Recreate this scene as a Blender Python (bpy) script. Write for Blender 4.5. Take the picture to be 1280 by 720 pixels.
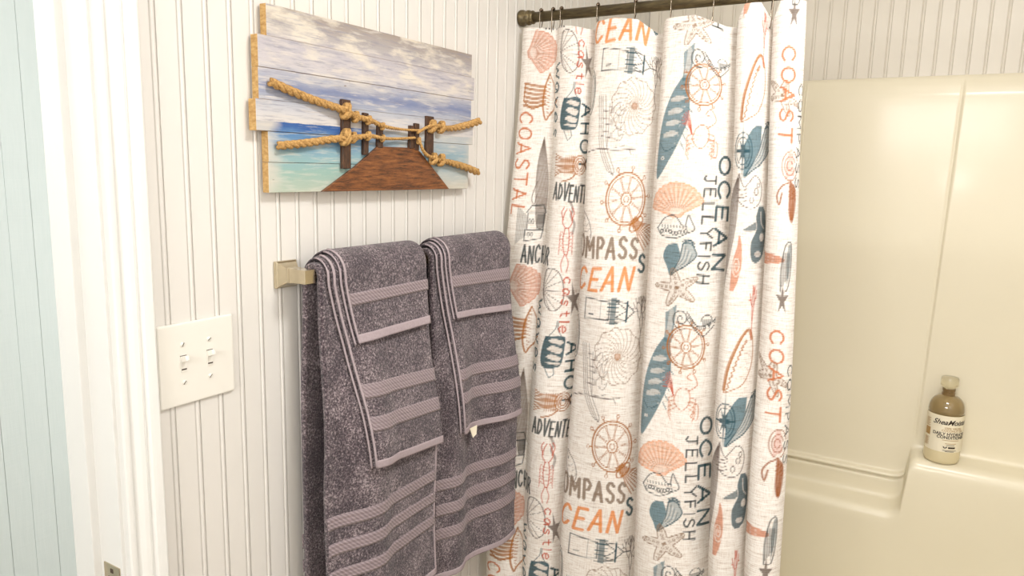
import bpy, bmesh, math, random
import numpy as np
from mathutils import Vector, Matrix
random.seed(7); RNG = np.random.RandomState(7)
for o in list(bpy.data.objects): bpy.data.objects.remove(o)
SC = bpy.context.scene; COL = SC.collection
PI = math.pi

# ------------------------------------------------------------------ camera
YAW, PITCH, ROLL, FPX = math.radians(30.80573), math.radians(9.28879), math.radians(1.38088), 922.376
CAM = Vector((.95, 0, 1.5))
fw = Vector((-math.sin(YAW)*math.cos(PITCH), math.cos(YAW)*math.cos(PITCH), -math.sin(PITCH)))
rt = Vector((math.cos(YAW), math.sin(YAW), 0)); up = rt.cross(fw)
RT = rt*math.cos(ROLL) + up*math.sin(ROLL); UP = up*math.cos(ROLL) - rt*math.sin(ROLL)
cd = bpy.data.cameras.new('camera'); cam = bpy.data.objects.new('camera', cd); COL.objects.link(cam)
cd.sensor_width = 36; cd.lens = FPX/1280*36; cd.clip_start = .02
cam.matrix_world = Matrix(((RT.x, UP.x, -fw.x, CAM.x), (RT.y, UP.y, -fw.y, CAM.y), (RT.z, UP.z, -fw.z, CAM.z), (0, 0, 0, 1)))
SC.camera = cam
# ------------------------------------------------------------------ world, lights, exposure
w = bpy.data.worlds.new('world'); SC.world = w; w.use_nodes = True
w.node_tree.nodes['Background'].inputs[0].default_value = (1, .97, .92, 1)
w.node_tree.nodes['Background'].inputs[1].default_value = .25
def area(name, loc, target, size, power, col, shape='DISK', size_y=None):
    l = bpy.data.lights.new(name, 'AREA'); l.shape = shape; l.size = size; l.energy = power; l.color = col
    if size_y: l.size_y = size_y
    o = bpy.data.objects.new(name, l); COL.objects.link(o); o.location = loc
    o.rotation_euler = (Vector(target)-Vector(loc)).to_track_quat('-Z', 'Y').to_euler(); return o
area('ceiling_lamp_light', (1.02, 1.00, 2.36), (1.02, 1.00, 0), .34, 12.5, (1, .992, .978))
area('vanity_light', (.70, -1.24, 1.90), (.70, 2.2, 1.2), 1.0, 17, (1, .992, .978), 'RECTANGLE', .40)
area('hall_lamp_light', (-.56, .1, 2.36), (-.56, .1, 0), .5, 6, (.98, .99, 1))
area('hall_fill_light', (-.50, 2.42, .95), (-.85, .9, .75), .6, 15, (.97, .99, 1), 'RECTANGLE', 1.5)  # unseen fill added to brighten the lower blue hall wall; no window here
fl = bpy.data.lights.new('phone_flash', 'POINT'); fl.energy = 4.8; fl.color = (1, .99, .975); fl.shadow_soft_size = .008
fo = bpy.data.objects.new('phone_flash', fl); COL.objects.link(fo); fo.location = CAM - RT*.035 - UP*.012 - fw*.02
vs = SC.view_settings; vs.view_transform = 'Standard'; vs.look = 'None'; vs.gamma = 1; vs.use_curve_mapping = False
vs.exposure = 0.57

# ------------------------------------------------------------------ material helpers
def srgb(r, g, b):
    f = lambda c: ((c/255+.055)/1.055)**2.4 if c/255 > .04045 else c/255/12.92
    return (f(r), f(g), f(b), 1)
class NT:
    def __init__(s, name):
        s.m = bpy.data.materials.new(name); s.m.use_nodes = True; s.t = s.m.node_tree
        s.b = s.t.nodes['Principled BSDF']; s.o = s.t.nodes['Material Output']
    def n(s, typ, ins=None, **kw):
        nd = s.t.nodes.new('ShaderNode'+typ)
        for k, v in kw.items(): setattr(nd, k, v)
        for k, v in (ins or {}).items():
            if isinstance(v, bpy.types.NodeSocket): s.t.links.new(v, nd.inputs[k])
            else: nd.inputs[k].default_value = v
        return nd
    def l(s, a, b): s.t.links.new(a, b)
    def math(s, op, a, b=0.0, clamp=False):
        return s.n('Math', {0: a, 1: b}, operation=op, use_clamp=clamp).outputs[0]
    def mix(s, fac, a, b, blend='MIX'):
        nd = s.n('Mix', None, data_type='RGBA', blend_type=blend)
        for i, v in ((0, fac), (6, a), (7, b)):
            if isinstance(v, bpy.types.NodeSocket): s.t.links.new(v, nd.inputs[i])
            else: nd.inputs[i].default_value = v
        return nd.outputs[2]
    def ramp(s, fac, stops):
        nd = s.n('ValToRGB', {0: fac}); e = nd.color_ramp.elements
        while len(e) < len(stops): e.new(.5)
        for k, (p, c) in zip(e, stops): k.position = p; k.color = c
        return nd.outputs[0]
    def coord(s, kind='Object', scale=(1, 1, 1)):
        tc = s.n('TexCoord'); mp = s.n('Mapping', {0: tc.outputs[kind], 3: scale}); return mp.outputs[0]
    def noise(s, vec, scale, detail=3, rough=.5):
        return s.n('TexNoise', {'Vector': vec, 'Scale': scale, 'Detail': detail, 'Roughness': rough}).outputs[0]
    def bump(s, h, strength=.3, dist=.001):
        s.l(s.n('Bump', {'Strength': strength, 'Distance': dist, 'Height': h}).outputs[0], s.b.inputs['Normal'])
    def base(s, c):
        if isinstance(c, bpy.types.NodeSocket): s.l(c, s.b.inputs['Base Color'])
        else: s.b.inputs['Base Color'].default_value = c
    def set(s, **kw):
        for k, v in kw.items(): s.b.inputs[k.replace('_', ' ').title() if k != 'ior' else 'IOR'].default_value = v
        return s
def plain(name, c, rough=.5, metal=0, var=.06, scale=30, bump=0, bscale=200):
    t = NT(name); v = t.coord()
    n = t.noise(v, scale, 4)
    t.base(t.mix(n, tuple(x*(1-var) for x in c[:3])+(1,), tuple(min(1, x*(1+var)) for x in c[:3])+(1,)))
    t.set(roughness=rough, metallic=metal)
    if bump: t.bump(t.noise(v, bscale, 3), bump)
    return t.m
M = {}
M['wall'] = plain('white_wall_paint', srgb(228, 224, 218), .45, var=.02, scale=8, bump=.08, bscale=120)
M['bead'] = plain('white_beadboard_paint', srgb(218, 214, 208), .38, var=.025, scale=6, bump=.06, bscale=90)
M['bead2'] = plain('grey_white_beadboard_paint', srgb(224, 217, 204), .4, var=.03, scale=6, bump=.06, bscale=90)
M['trim'] = plain('white_gloss_trim', srgb(226, 225, 221), .3, var=.015, scale=10)
M['ceil'] = plain('ceiling_white', srgb(240, 236, 228), .8, var=.02)
M['floor'] = plain('floor_vinyl', srgb(150, 135, 115), .5, var=.15, scale=12)
t = NT('pale_blue_plank'); v = t.coord(scale=(40, 40, 4)); n = t.noise(v, 3, 5, .6)
v2 = t.coord(scale=(6, 6, 120)); n2 = t.noise(v2, 1.2, 3)
t.base(t.mix(n, srgb(222, 232, 230), srgb(232, 239, 237))); t.set(roughness=.55)
t.bump(t.math('ADD', n, n2), .25, .001); M['blue'] = t.m
t = NT('cream_fibreglass'); v = t.coord(); n = t.noise(v, 5, 3)
t.base(t.mix(n, srgb(233, 224, 200), srgb(237, 229, 206))); t.set(roughness=.40, coat_weight=.22, coat_roughness=.14)
t.bump(t.noise(v, 60, 3), .04, .002); M['tub'] = t.m
M['plate'] = plain('ivory_plastic', srgb(226, 222, 213), .28, var=.01)
M['screw'] = plain('screw_metal', srgb(190, 182, 165), .35, .8, .1, 300)
M['slot'] = plain('dark_slot', srgb(70, 58, 46), .7)
M['nickel'] = plain('brushed_nickel', srgb(205, 193, 168), .22, 1, .12, 90)
M['steel'] = plain('hook_steel', srgb(150, 138, 122), .25, 1, .15, 200)
M['beadm'] = plain('hook_bead_steel', srgb(120, 104, 90), .22, 1, .15, 200)
t = NT('aged_bronze_rod'); v = t.coord(scale=(8, 60, 60)); n = t.noise(v, 3, 6, .65)
t.base(t.ramp(n, [(.3, srgb(66, 56, 44)), (.5, srgb(104, 92, 66)), (.72, srgb(136, 120, 84))])); t.set(roughness=.42, metallic=.55)
t.bump(n, .2, .001); M['rod'] = t.m

# ------------------------------------------------------------------ object helpers
def tag(o, label=None, cat=None, group=None, kind=None):
    if label: o['label'] = label
    if cat: o['category'] = cat
    if group: o['group'] = group
    if kind: o['kind'] = kind
    return o
def empty(name, loc):
    o = bpy.data.objects.new(name, None); COL.objects.link(o); o.location = loc; o.empty_display_size = .05; return o
def wloc(p):
    v = Vector((0, 0, 0))
    while p is not None: v += p.location; p = p.parent
    return v
def link(name, me, mat, parent=None, loc=(0, 0, 0)):
    o = bpy.data.objects.new(name, me); COL.objects.link(o); o.location = loc
    if mat is not None:
        me.materials.clear()
        for m in (mat if isinstance(mat, (list, tuple)) else [mat]): me.materials.append(m)
    if parent is not None: o.parent = parent
    return o
def obj(name, bm, mat, parent=None, smooth=False):
    """bmesh in world coordinates -> one mesh object, origin at its parent or at its own base"""
    if parent is not None: off = wloc(parent)
    else:
        lo = [min(v.co[i] for v in bm.verts) for i in range(3)]; hi = [max(v.co[i] for v in bm.verts) for i in range(3)]
        off = Vector(((lo[0]+hi[0])/2, (lo[1]+hi[1])/2, lo[2]))
    bmesh.ops.translate(bm, verts=bm.verts, vec=-off)
    me = bpy.data.meshes.new(name); bm.to_mesh(me); bm.free()
    if smooth:
        for p in me.polygons: p.use_smooth = True
    return link(name, me, mat, parent, off if parent is None else (0, 0, 0))
def box(bm, x0, x1, y0, y1, z0, z1, bev=0, seg=2):
    r = bmesh.ops.create_cube(bm, size=1); vs = r['verts']
    for v in vs: v.co = Vector(((x0+x1)/2+v.co.x*(x1-x0), (y0+y1)/2+v.co.y*(y1-y0), (z0+z1)/2+v.co.z*(z1-z0)))
    if bev:
        es = list({e for v in vs for e in v.link_edges})
        bmesh.ops.bevel(bm, geom=es, offset=bev, segments=seg, affect='EDGES', profile=.6)
    return vs
def B(*a, **k):
    bm = bmesh.new(); box(bm, *a, **k); return bm
def lathe(bm, prof, c, axis='z', n=32):
    rings = []
    for r, h in prof:
        ring = []
        for i in range(n):
            a = 2*PI*i/n; p, q = r*math.cos(a), r*math.sin(a)
            co = {'z': (p, q, h), 'x': (h, p, q), 'y': (q, h, p)}[axis]
            ring.append(bm.verts.new(Vector(c)+Vector(co)))
        rings.append(ring)
    for a, b in zip(rings, rings[1:]):
        for i in range(n): bm.faces.new((a[i], a[(i+1) % n], b[(i+1) % n], b[i]))
    if prof[0][0] > 1e-6: bm.faces.new(rings[0][::-1])
    if prof[-1][0] > 1e-6: bm.faces.new(rings[-1])
    return rings
def tube(bm, pts, rad, n=6, closed=False):
    pts = [Vector(p) for p in pts]; m = len(pts); rings = []
    rad = rad if hasattr(rad, '__len__') else [rad]*m
    ref = None
    for i, p in enumerate(pts):
        a = pts[(i-1) % m] if (closed or i) else p; b = pts[(i+1) % m] if (closed or i < m-1) else p
        d = (b-a).normalized()
        if ref is None: ref = d.orthogonal().normalized()
        ref = (ref-d*ref.dot(d)).normalized(); q = d.cross(ref)
        rings.append([bm.verts.new(p+(ref*math.cos(2*PI*k/n)+q*math.sin(2*PI*k/n))*rad[i]) for k in range(n)])
    for i in range(m if closed else m-1):
        a, b = rings[i], rings[(i+1) % m]
        for k in range(n): bm.faces.new((a[k], a[(k+1) % n], b[(k+1) % n], b[k]))
    if not closed: bm.faces.new(rings[0][::-1]); bm.faces.new(rings[-1])
def grid_mesh(name, G, smooth=True):
    """(rows, cols, 3) array -> quad mesh through foreach_set"""
    r, c = G.shape[:2]; me = bpy.data.meshes.new(name)
    idx = np.arange(r*c).reshape(r, c)
    q = np.stack([idx[:-1, :-1], idx[:-1, 1:], idx[1:, 1:], idx[1:, :-1]], -1).reshape(-1, 4)
    me.vertices.add(r*c); me.vertices.foreach_set('co', G.reshape(-1).astype(np.float32))
    me.loops.add(q.size); me.loops.foreach_set('vertex_index', q.reshape(-1).astype(np.int32))
    me.polygons.add(len(q)); me.polygons.foreach_set('loop_start', np.arange(0, q.size, 4, dtype=np.int32))
    me.polygons.foreach_set('loop_total', np.full(len(q), 4, np.int32))
    me.polygons.foreach_set('use_smooth', np.full(len(q), smooth))
    me.update(calc_edges=True); return me

# ------------------------------------------------------------------ the setting
YB = 2.45; XR = 1.62; YF = -1.3; HZ_ = 2.4; DOOR0, DOOR1 = -.28, .545
bm = bmesh.new(); box(bm, -.11, XR+.1, YF-.1, YB+.1, -.05, 0); box(bm, -1.1, -.11, YF-.1, YB+.1, -.05, 0)
tag(obj('floor', bm, M['floor']), kind='structure')
bm = bmesh.new(); box(bm, -.11, XR+.1, YF-.1, YB+.1, HZ_, HZ_+.05); box(bm, -1.1, -.11, YF-.1, YB+.1, HZ_, HZ_+.05)
tag(obj('ceiling', bm, M['ceil']), kind='structure')
bm = bmesh.new()
box(bm, -.11, -.010, DOOR1+.014, YB+.1, 0, HZ_); box(bm, -.11, -.010, DOOR0-.014, DOOR1+.014, 2.05, HZ_); box(bm, -.11, -.010, YF-.1, DOOR0-.014, 0, HZ_)
wall_left = tag(obj('wall_left', bm, M['wall']), kind='structure')
wall_back = tag(obj('wall_back', B(-.11, XR+.1, YB+.010, YB+.1, 0, HZ_), M['wall']), kind='structure')
tag(obj('wall_right', B(XR, XR+.1, YF, YB, 0, HZ_), M['wall']), kind='structure')
tag(obj('wall_front', B(-1.1, XR+.1, YF-.1, YF, 0, HZ_), M['wall']), kind='structure')
wall_hall = tag(obj('wall_hall', B(-1.1, -1.012, YF, YB+.1, 0, HZ_), M['blue']), kind='structure')
tag(obj('wall_hall_end', B(-1.012, -.11, YB, YB+.1, 0, HZ_), M['wall']), kind='structure')
# beadboard: every board a plank with a bead between two grooves
def bead_profile(p):
    pr = [(0, -.010), (0, 0), (p-.0105, 0), (p-.0098, -.0022), (p-.0088, -.0022)]
    for k in range(7):
        a = PI*k/6; pr.append((p-.0048-.0036*math.cos(a), -.0016+.0024*math.sin(a)))
    pr += [(p-.0008, -.0022), (p, -.0022), (p, -.010)]
    return pr
def plank_mesh(name, p, h, axis):
    bm = bmesh.new(); pr = bead_profile(p); lo = []; hi = []
    for s, d in pr:
        co = (d, s) if axis == 'y' else (s, -d)
        lo.append(bm.verts.new((co[0], co[1], 0))); hi.append(bm.verts.new((co[0], co[1], h)))
    for i in range(len(pr)-1): bm.faces.new((lo[i], lo[i+1], hi[i+1], hi[i]))
    bm.faces.new(lo); bm.faces.new(hi)
    bmesh.ops.recalc_face_normals(bm, faces=bm.faces)
    me = bpy.data.meshes.new(name); bm.to_mesh(me); bm.free(); return me
PW = .0412
me = plank_mesh('plank', PW, HZ_, 'y'); me.materials.append(M['bead'])
wl = wloc(wall_left)
y = .599
while y+PW < YB+.01:
    link('plank', me, None, wall_left, Vector((0, y, 0))-wl); y += PW
PB = .0408
me = plank_mesh('plank', PB, HZ_-1.776, 'x'); me.materials.append(M['bead2'])
wb = wloc(wall_back); x = .002
while x < XR-.01:
    link('plank', me, None, wall_back, Vector((x, YB, 1.776))-wb); x += PB
me = None; wh = wloc(wall_hall); y = .66
bmp = B(-1.012, -1.0, 0, .0542, 0, HZ_, bev=.0004, seg=1); me = bpy.data.meshes.new('plank'); bmp.to_mesh(me); bmp.free(); me.materials.append(M['blue'])
for k in range(16): link('plank', me, None, wall_hall, Vector((random.uniform(-.0005, .0005), .954-.055*9+.055*k, 0))-wh)
# door opening: jamb with stop and strike plate, moulded casing
bm = bmesh.new(); box(bm, -.115, .002, DOOR1, DOOR1+.0145, 0, 2.05, bev=.001); box(bm, -.098, -.050, DOOR1-.011, DOOR1+.001, 0, 2.05, bev=.0015)
box(bm, -.115, .002, DOOR0-.0145, DOOR0, 0, 2.05); box(bm, -.115, .002, DOOR0, DOOR1, 2.05, 2.064)
jamb = tag(obj('trim_1', bm, M['trim']), 'white painted door jamb with a stop strip and strike plate', kind='structure')
def casing(y0, y1):
    s = 1 if y1 > y0 else -1
    pr = [(0, 0), (.013, 0), (.0155, .002), (.0155, .007), (.0095, .0095), (.0095, .013), (.0135, .017), (.0155, .024), (.016, .030), (.0125, .033), (.0125, .035), (.0180, .039), (.0185, .044), (.0185, .052), (.0165, .055), (0, .055)]
    bm = bmesh.new(); lo = [bm.verts.new((d, y0+s*q, 0)) for d, q in pr]; hi = [bm.verts.new((d, y0+s*q, 2.11)) for d, q in pr]
    for i in range(len(pr)): bm.faces.new((lo[i], lo[(i+1) % len(pr)], hi[(i+1) % len(pr)], hi[i]))
    bm.faces.new(lo); bm.faces.new(hi); bmesh.ops.recalc_face_normals(bm, faces=bm.faces); return bm
tag(obj('trim_2', casing(DOOR1+.005, .605), M['trim']), 'moulded white door casing beside the light switch', kind='structure')
bm = casing(DOOR0-.005, -.5); box(bm, .0, .018, DOOR0-.06, DOOR1+.06, 2.055, 2.11); tag(obj('trim_3', bm, M['trim']), kind='structure')
sp = obj('strike_plate', B(-.042, -.004, DOOR1-.0016, DOOR1+.001, .870, .931, bev=.0007), M['nickel'], jamb)
bm = bmesh.new(); box(bm, -.032, -.014, DOOR1-.0020, DOOR1-.0012, .882, .912); box(bm, -.026, -.020, DOOR1-.0021, DOOR1-.0012, .919, .925); obj('latch_hole', bm, M['slot'], sp)

# curtain cross-section, shared by hooks and cloth
CP=[(.010,.016),(.016,-.010),(.032,-.022),(.06,-.022),(.084,-.016),(.101,.004),
(.114,-.010),(.130,-.021),(.152,-.022),(.178,-.010),(.192,.010),(.203,.038),
(.205,-.006),(.220,-.024),(.25,-.030),(.29,-.027),(.322,-.012),(.345,.014),(.362,.044),
(.366,-.004),(.382,-.026),(.42,-.031),(.46,-.026),(.488,-.010),(.508,.018),(.525,.046),
(.524,-.004),(.538,-.022),(.556,-.022),(.574,-.008),(.586,.012),(.594,.036),
(.595,-.004),(.608,-.022),(.628,-.026),(.647,-.016),(.655,.004),(.650,.022)]
def section(n):
    P=np.array(CP);pts=[]
    Q=np.vstack([2*P[0]-P[1],P,2*P[-1]-P[-2]])
    for i in range(1,len(Q)-2):
        t=np.linspace(0,1,24,endpoint=False)[:,None]
        a,b,c,d=Q[i-1],Q[i],Q[i+1],Q[i+2]
        m1=(c-a)*.42;m2=(d-b)*.42
        pts.append((2*t**3-3*t**2+1)*b+(t**3-2*t**2+t)*m1+(-2*t**3+3*t**2)*c+(t**3-t**2)*m2)
    pts=np.vstack(pts+[P[-1:]])
    L=np.r_[0,np.cumsum(np.hypot(*np.diff(pts,axis=0).T))]
    u=np.linspace(0,L[-1],n)
    return u,np.interp(u,L,pts[:,0]),np.interp(u,L,pts[:,1]),L[-1]
ZT=1.83
HX=[0,.02,.10,.115,.15,.19,.21,.26,.31,.350,.375,.44,.50,.522,.54,.57,.594,.61,.66]
HZ=[1.828,1.829,1.824,1.828,1.824,1.816,1.828,1.832,1.826,1.796,1.822,1.824,1.800,1.800,1.838,1.840,1.80,1.838,1.836]
def sstep(a,b,x):
    t=np.clip((x-a)/(b-a),0,1);return t*t*(3-2*t)
def surface(n,zs):
    u,X,Dp,L=section(n)
    U,Z=np.meshgrid(u,zs);Xg=np.broadcast_to(X,U.shape);Dg=np.broadcast_to(Dp,U.shape)
    dn=ZT-Z
    amp=.72+.38*sstep(0,.55,dn)+.10*np.sin(Z*5.1+Xg*9)*sstep(.1,.5,dn)
    xx=.012+(Xg-.012)*(1+.085*dn)+.0045*np.sin(Z*4.3+Xg*14)*sstep(.05,.4,dn)
    yy=1.602-.105*sstep(-.2,1.35,dn)-.012*np.clip(dn,0,2)+Dg*amp+.004*np.sin(Z*7+Xg*31)*sstep(.05,.4,dn)
    zz=Z+(np.interp(Xg,HX,HZ)-ZT)*sstep(.22,0,dn)
    return U,np.stack([xx,yy,zz],-1),L
# ------------------------------------------------------------------ one-piece tub surround
def sst(a, b, x):
    t = np.clip((x-a)/(b-a), 0, 1); return t*t*(3-2*t)
def lerp_rows(keys, counts):
    out = []
    for (a, b), n in zip(zip(keys, keys[1:]), counts):
        for k in range(n): out.append((a[0]+(b[0]-a[0])*k/n, a[1]+(b[1]-a[1])*k/n))
    out.append(keys[-1]); return np.array(out)
KL = [(2.449, 1.782), (2.444, 1.776), (2.437, 1.755), (2.4305, 1.725), (2.430, 1.70), (2.430, .622), (2.429, .6165), (2.422, .614), (2.412, .6125), (2.409, .609), (2.4090, .604), (2.4190, .600), (2.4190, .596), (2.412, .593), (2.411, .590), (2.411, .546), (2.409, .540), (2.403, .5355), (2.394, .534), (2.345, .5285), (2.336, .5265), (2.328, .521), (2.322, .511), (2.320, .497), (2.318, .42), (2.305, .16), (2.28, .13), (2.2, .12)]
KR = [(2.449, 1.782), (2.444, 1.776), (2.437, 1.755), (2.4305, 1.725), (2.430, 1.70), (2.430, .716), (2.4285, .7085), (2.425, .704), (2.419, .7018), (2.412, .7012), (2.405, .701), (2.398, .701), (2.391, .7008), (2.384, .7005), (2.377, .7003), (2.370, .700), (2.363, .6999), (2.356, .6997), (2.350, .6992), (2.343, .698), (2.336, .6955), (2.329, .690), (2.323, .680), (2.320, .664), (2.318, .42), (2.305, .16), (2.28, .13), (2.2, .12)]
CN = [2, 3, 3, 3, 46, 2, 2, 2, 2, 2, 2, 1, 2, 2, 6, 2, 2, 2, 4, 2, 2, 2, 2, 6, 8, 3, 4]
RL, RR = lerp_rows(KL, CN), lerp_rows(KR, CN)
step = [(.858, 0)]+[(.858+.040*math.sin(k), .245*(1-math.cos(k))) for k in np.linspace(.12, 1.42, 14)]
step += [(step[-1][0]+.009*f_, step[-1][1]+(.86-step[-1][1])*f_) for f_ in np.linspace(.08, 1, 16)]
xl, wl_ = step[-1]; step += [(xl+.022*(1-math.cos(k)), wl_+(1-wl_)*math.sin(k)) for k in np.linspace(.12, PI/2, 12)]
step = np.array(step)
xs = np.unique(np.r_[np.linspace(.012, .85, 70), np.linspace(.945, 1.6, 60), step[:, 0], np.linspace(.925, .945, 8), np.linspace(.505, .535, 24)])
Wt = np.interp(xs, step[:, 0], step[:, 1])[None, :]
Yg = RL[:, :1]*(1-Wt)+RR[:, :1]*Wt; Zg = RL[:, 1:]*(1-Wt)+RR[:, 1:]*Wt
Xg = np.broadcast_to(xs, Yg.shape)
upper = sst(.72, .76, Zg)*sst(1.782, 1.74, Zg)
xj = .9135+(Zg-.75)*.0172
Yg = Yg - sst(-.004, .006, Xg-xj)*.004*upper + np.exp(-((Xg-xj)/.0035)**2)*.0035*upper
Yg = Yg - (np.exp(-((Xg-.516)/.0022)**2)+np.exp(-((Xg-.523)/.0022)**2))*.003*sst(.63, .66, Zg)*sst(1.782, 1.74, Zg)
G = np.stack([Xg, Yg, Zg], -1)
tub = tag(empty('tub_surround', (.8, 2.2, .0)), 'cream moulded fibreglass tub surround with stepped soap ledge against the beadboard', 'tub surround')
link('back_panel', grid_mesh('back_panel', G-np.array([.8, 2.2, 0])), M['tub'], tub)
bm = B(.012, 1.6, 1.66, 2.29, .0, .118); obj('basin_floor', bm, M['tub'], tub)
obj('apron', B(.012, 1.6, 1.60, 1.665, 0, .37, bev=.02, seg=4), M['tub'], tub, True)
obj('end_panel', B(.002, .014, 1.70, 2.447, .12, 1.778, bev=.003), M['tub'], tub)
obj('end_panel', B(1.596, 1.615, 1.665, 2.447, .12, 1.778, bev=.003), M['tub'], tub)

# ------------------------------------------------------------------ shampoo bottle
def text_mesh(body, size, shear=0, bold=0):
    cu = bpy.data.curves.new('t', 'FONT'); cu.body = body; cu.size = size; cu.align_x = 'CENTER'; cu.shear = shear; cu.offset = bold; cu.resolution_u = 3
    o = bpy.data.objects.new('t', cu); COL.objects.link(o)
    dg = bpy.context.evaluated_depsgraph_get(); me = bpy.data.meshes.new_from_object(o.evaluated_get(dg))
    vs = [tuple(v.co) for v in me.vertices]; fs = [tuple(p.vertices) for p in me.polygons]
    bpy.data.objects.remove(o); bpy.data.curves.remove(cu); bpy.data.meshes.remove(me); return vs, fs
t = NT('cream_conditioner'); t.base(srgb(222, 208, 170)); t.set(roughness=.25, coat_weight=.4); M['cond'] = t.m
t = NT('olive_clear_plastic'); t.base(srgb(172, 148, 102)); t.set(roughness=.12, coat_weight=.5); t.b.inputs['Transmission Weight'].default_value = .35; M['should'] = t.m
t = NT('clear_cap_plastic'); t.base(srgb(240, 232, 205)); t.set(roughness=.12); t.b.inputs['Transmission Weight'].default_value = .75; M['cap'] = t.m
M['neck'] = plain('brown_neck_collar', srgb(122, 98, 62), .35)
M['label'] = plain('white_paper_label', srgb(240, 231, 208), .45, var=.01)
M['ink'] = plain('dark_brown_ink', srgb(52, 40, 30), .5)
M['ink2'] = plain('gold_brown_ink', srgb(176, 140, 84), .5)
bc = Vector((.984, 2.374, .7005)); bot = tag(empty('conditioner_bottle', bc), 'plastic conditioner bottle with white label and clear cap on the surround ledge', 'bottle')
RB = .0455
bm = bmesh.new(); lathe(bm, [(.036, 0), (.0415, .001), (RB-.001, .006), (RB, .014), (RB, .142)], bc, n=48); obj('body', bm, M['cond'], bot, True)
bm = bmesh.new(); lathe(bm, [(RB, .142), (.0452, .152), (.0435, .164), (.040, .174), (.034, .183), (.026, .189), (.0165, .192), (.0150, .193)], bc, n=48); obj('shoulder', bm, M['should'], bot, True)
bm = bmesh.new(); lathe(bm, [(.0155, .191), (.0165, .193), (.0165, .199), (.0150, .200), (.0150, .204), (.0162, .205), (.0162, .211), (.0140, .212)], bc, n=32); obj('neck', bm, M['neck'], bot)
bm = bmesh.new(); lathe(bm, [(.0120, .211), (.0150, .212), (.0165, .216), (.0220, .219), (.0228, .223), (.0222, .241), (.0205, .244), (.0001, .245)], bc, n=32); obj('cap', bm, M['cap'], bot, True)
fa = math.atan2(-bc.y, CAM.x-bc.x)   # the label's front faces the room
def on_bottle(s, h, r): return bc+Vector((r*math.cos(fa+s/r), r*math.sin(fa+s/r), h))
def patch(name, s0, s1, h0, h1, r, mat, parent, n=24):
    bm = bmesh.new(); a = [bm.verts.new(on_bottle(s0+(s1-s0)*k/n, h0, r)) for k in range(n+1)]; b = [bm.verts.new(on_bottle(s0+(s1-s0)*k/n, h1, r)) for k in range(n+1)]
    for k in range(n): bm.faces.new((a[k], a[k+1], b[k+1], b[k]))
    return obj(name, bm, mat, parent, True)
lab = patch('label', -.070, .078, .037, .141, RB+.0004, M['label'], bot, 40)
s_c = .024   # centre line of the front print
for body, size, h, shear, bold, mt in (('SheaMoisture', .0200, .1170, .45, .0004, 'ink'), ('100% VIRGIN', .0085, .1040, 0, .0001, 'ink2'), ('COCONUT OIL', .0085, .0970, 0, .0001, 'ink2'),
        ('DAILY HYDRATION', .0118, .0860, 0, .00035, 'ink'), ('CONDITIONER', .0118, .0765, 0, .00035, 'ink'), ):
    vs_, fs_ = text_mesh(body, size, shear, bold)
    bm = bmesh.new(); nv = [bm.verts.new(on_bottle(s_c+p[0], h+p[1], RB+.0009)) for p in vs_]
    for f_ in fs_:
        try: bm.faces.new([nv[i] for i in f_])
        except ValueError: pass
    obj('lettering', bm, M[mt], lab)
for k, (a_, b_, h0) in enumerate([(-.002, .044, .0715), (.006, .036, .0620), (.010, .032, .0575), (.002, .038, .0420), (.008, .032, .0390)]):
    patch('lettering', a_, b_, h0, h0+.0014, RB+.0009, M['ink2' if k < 2 else 'ink'], lab, 10)
patch('lettering', .015, .034, .0485, .0535, RB+.0009, M['ink'], lab, 8)
bm = bmesh.new()
for sg in (-1, 1):
    q = [(0, 0), (.0045*sg, .003), (.0055*sg, .0075), (.001*sg, .005)]; f_ = [bm.verts.new(on_bottle(.007+a, .0475+b, RB+.0009)) for a, b in q]; bm.faces.new(f_ if sg > 0 else f_[::-1])
obj('leaf_mark', bm, M['ink'], lab)
for k in range(11): patch('side_print', -.056, -.038 - .003*(k % 3), .128-.0023*k-.002, .1290-.0023*k-.002, RB+.0009, M['ink2'], lab, 5)
patch('side_badge', -.056, -.037, .078, .100, RB+.0009, M['ink2'], lab, 6)
for k in range(10): patch('side_print', -.056, -.038-.004*(k % 2), .070-.0025*k, .0712-.0025*k, RB+.0009, M['ink2'], lab, 5)

# ------------------------------------------------------------------ rod and hooks
RODY, RODZ, RODR = 1.602, 1.8545, .0118
rod = tag(empty('shower_curtain_rod', (.0, RODY, RODZ)), 'aged bronze shower curtain rod fixed to the white beadboard wall', 'curtain rod')
bm = bmesh.new(); lathe(bm, [(RODR, .03), (RODR, XR-.001)], (0, RODY, RODZ), 'x', 24); obj('tube', bm, M['rod'], rod, True)
bm = bmesh.new(); lathe(bm, [(.015, .0), (.0185, .001), (.0195, .004), (.0190, .010), (.0168, .014), (.0160, .019), (.0172, .021), (.0172, .026), (.0150, .0275), (.0142, .031), (.0155, .033), (.0155, .036), (.0118, .038)], (0.0005, RODY, RODZ), 'x', 28); obj('end_flange', bm, M['rod'], rod, True)
HX_ = [.058, .090, .112, .205, .296, .378, .470, .538, .560, .590, .610, .640]
ORD = ['first', 'second', 'third', 'fourth', 'fifth', 'sixth', 'seventh', 'eighth', 'ninth', 'tenth', 'eleventh', 'twelfth']
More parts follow.
